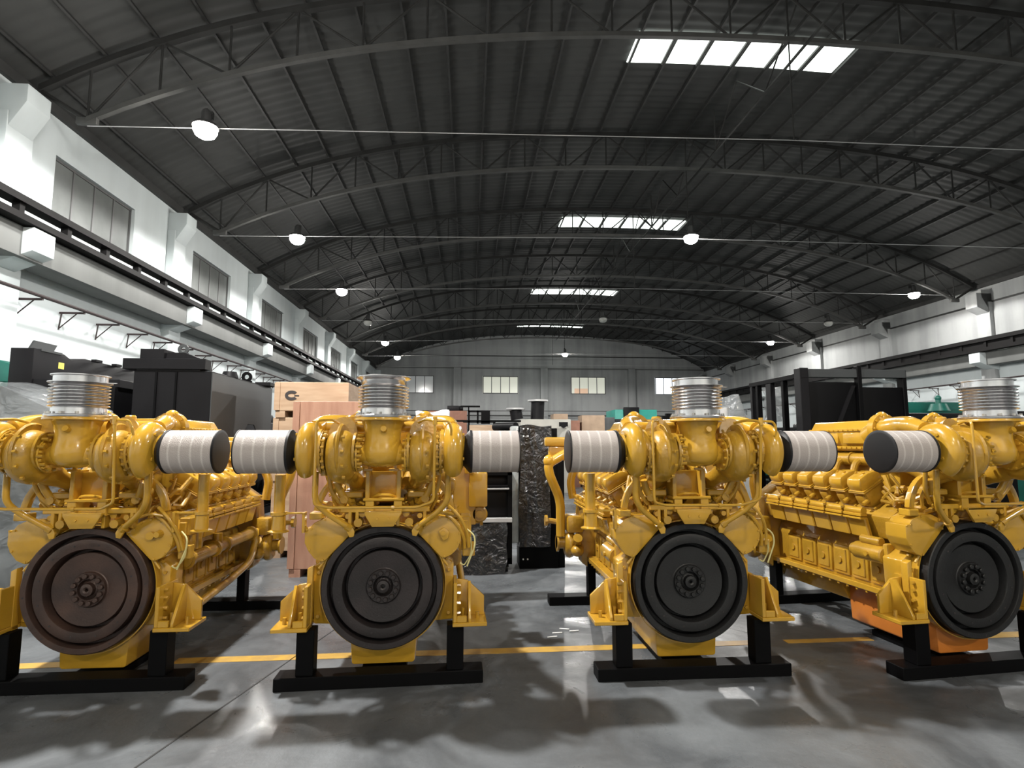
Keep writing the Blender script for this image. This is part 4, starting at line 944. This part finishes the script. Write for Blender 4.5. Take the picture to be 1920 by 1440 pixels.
# rows of dark machinery at the sides of the hall
rnd = random.Random(12)
rowlab = {
 'L': ['low dark machine behind the plywood crate stack, nearest of the left row', 'second dark machine of the left row', 'third dark machine of the left row', 'farthest dark machine of the left row'],
 'R': ['dark machine below the right crane rail, nearest of the right row', 'second dark machine of the right row', 'third dark machine of the right row', 'farthest dark machine of the right row']}
for i in range(4):
    y = 14+i*6; x = -6.6
    t = thing('dark_machine', (x, y, 0), rowlab['L'][i], 'machine', 'dark machines along the left wall')
    obj('machine_body', MB().box(-1.0, 1.6, 0, 3.5, .15, 2.2, .04), 'blacksheet', t); obj('skid', MB().box(-1.1, 1.7, -.1, 3.6, 0, .15), 'black', t)
    obj('machine_top', MB().box(-.6, 1.0, .3, 2.6, 2.2, 2.5, .08).cyl((.2, 1, 2.5), (.2, 1, 2.7), .15, seg=14), 'blacksheet', t)
    y = 12+i*7; x = 13.5+i*.6
    t = thing('dark_machine', (x, y, 0), rowlab['R'][i], 'machine', 'dark machines along the right wall')
    obj('machine_body', MB().box(-1.8, 2.2, 0, 3.5, .15, 2.15, .04), 'black' if i % 2 else 'green', t); obj('skid', MB().box(-1.9, 2.3, -.1, 3.6, 0, .15), 'black', t)
    obj('machine_top', MB().box(-1.2, 1.5, .3, 2.6, 2.15, 2.45, .08), 'blacksheet', t)
for k in range(3):
    x = -.6+k*2.6
    t = thing('dark_machine', (x, 27+k*1.5, 0), ('left', 'middle', 'right')[k]+' one of three dark machines in front of the far end wall', 'machine', 'dark machines before the end wall')
    obj('machine_body', MB().box(-1.1, 1.1, 0, 3, .1, 2.35, .05), ['greysheet', 'blacksheet', 'greysheet'][k], t); obj('skid', MB().box(-1.2, 1.2, -.1, 3.1, 0, .1), 'black', t)
    obj('machine_top', MB().box(-.6, .5, .3, 1.4, 2.35, 2.62, .06), 'blacksheet', t)
# loose scraps on the floor
for i, (x, y, a) in enumerate(((.80, 5.18, .1), (.88, 5.28, -.25), (.74, 5.08, .2), (.96, 5.22, .15))):
    tag(obj('metal_scrap', MB().box(-.045, .045, -.006, .006, 0.001, .009, .002), 'white', key='scrap', loc=(x, y, 0), rot=(0, 0, a)),
        ['long pale scrap nearest the third engine\'s stand side', 'upper pale metal scrap on the floor between the middle engines', 'lowest pale metal scrap on the floor between the middle engines', 'rightmost pale metal scrap on the floor between the middle engines'][i], 'scrap', 'pale scraps on the floor')
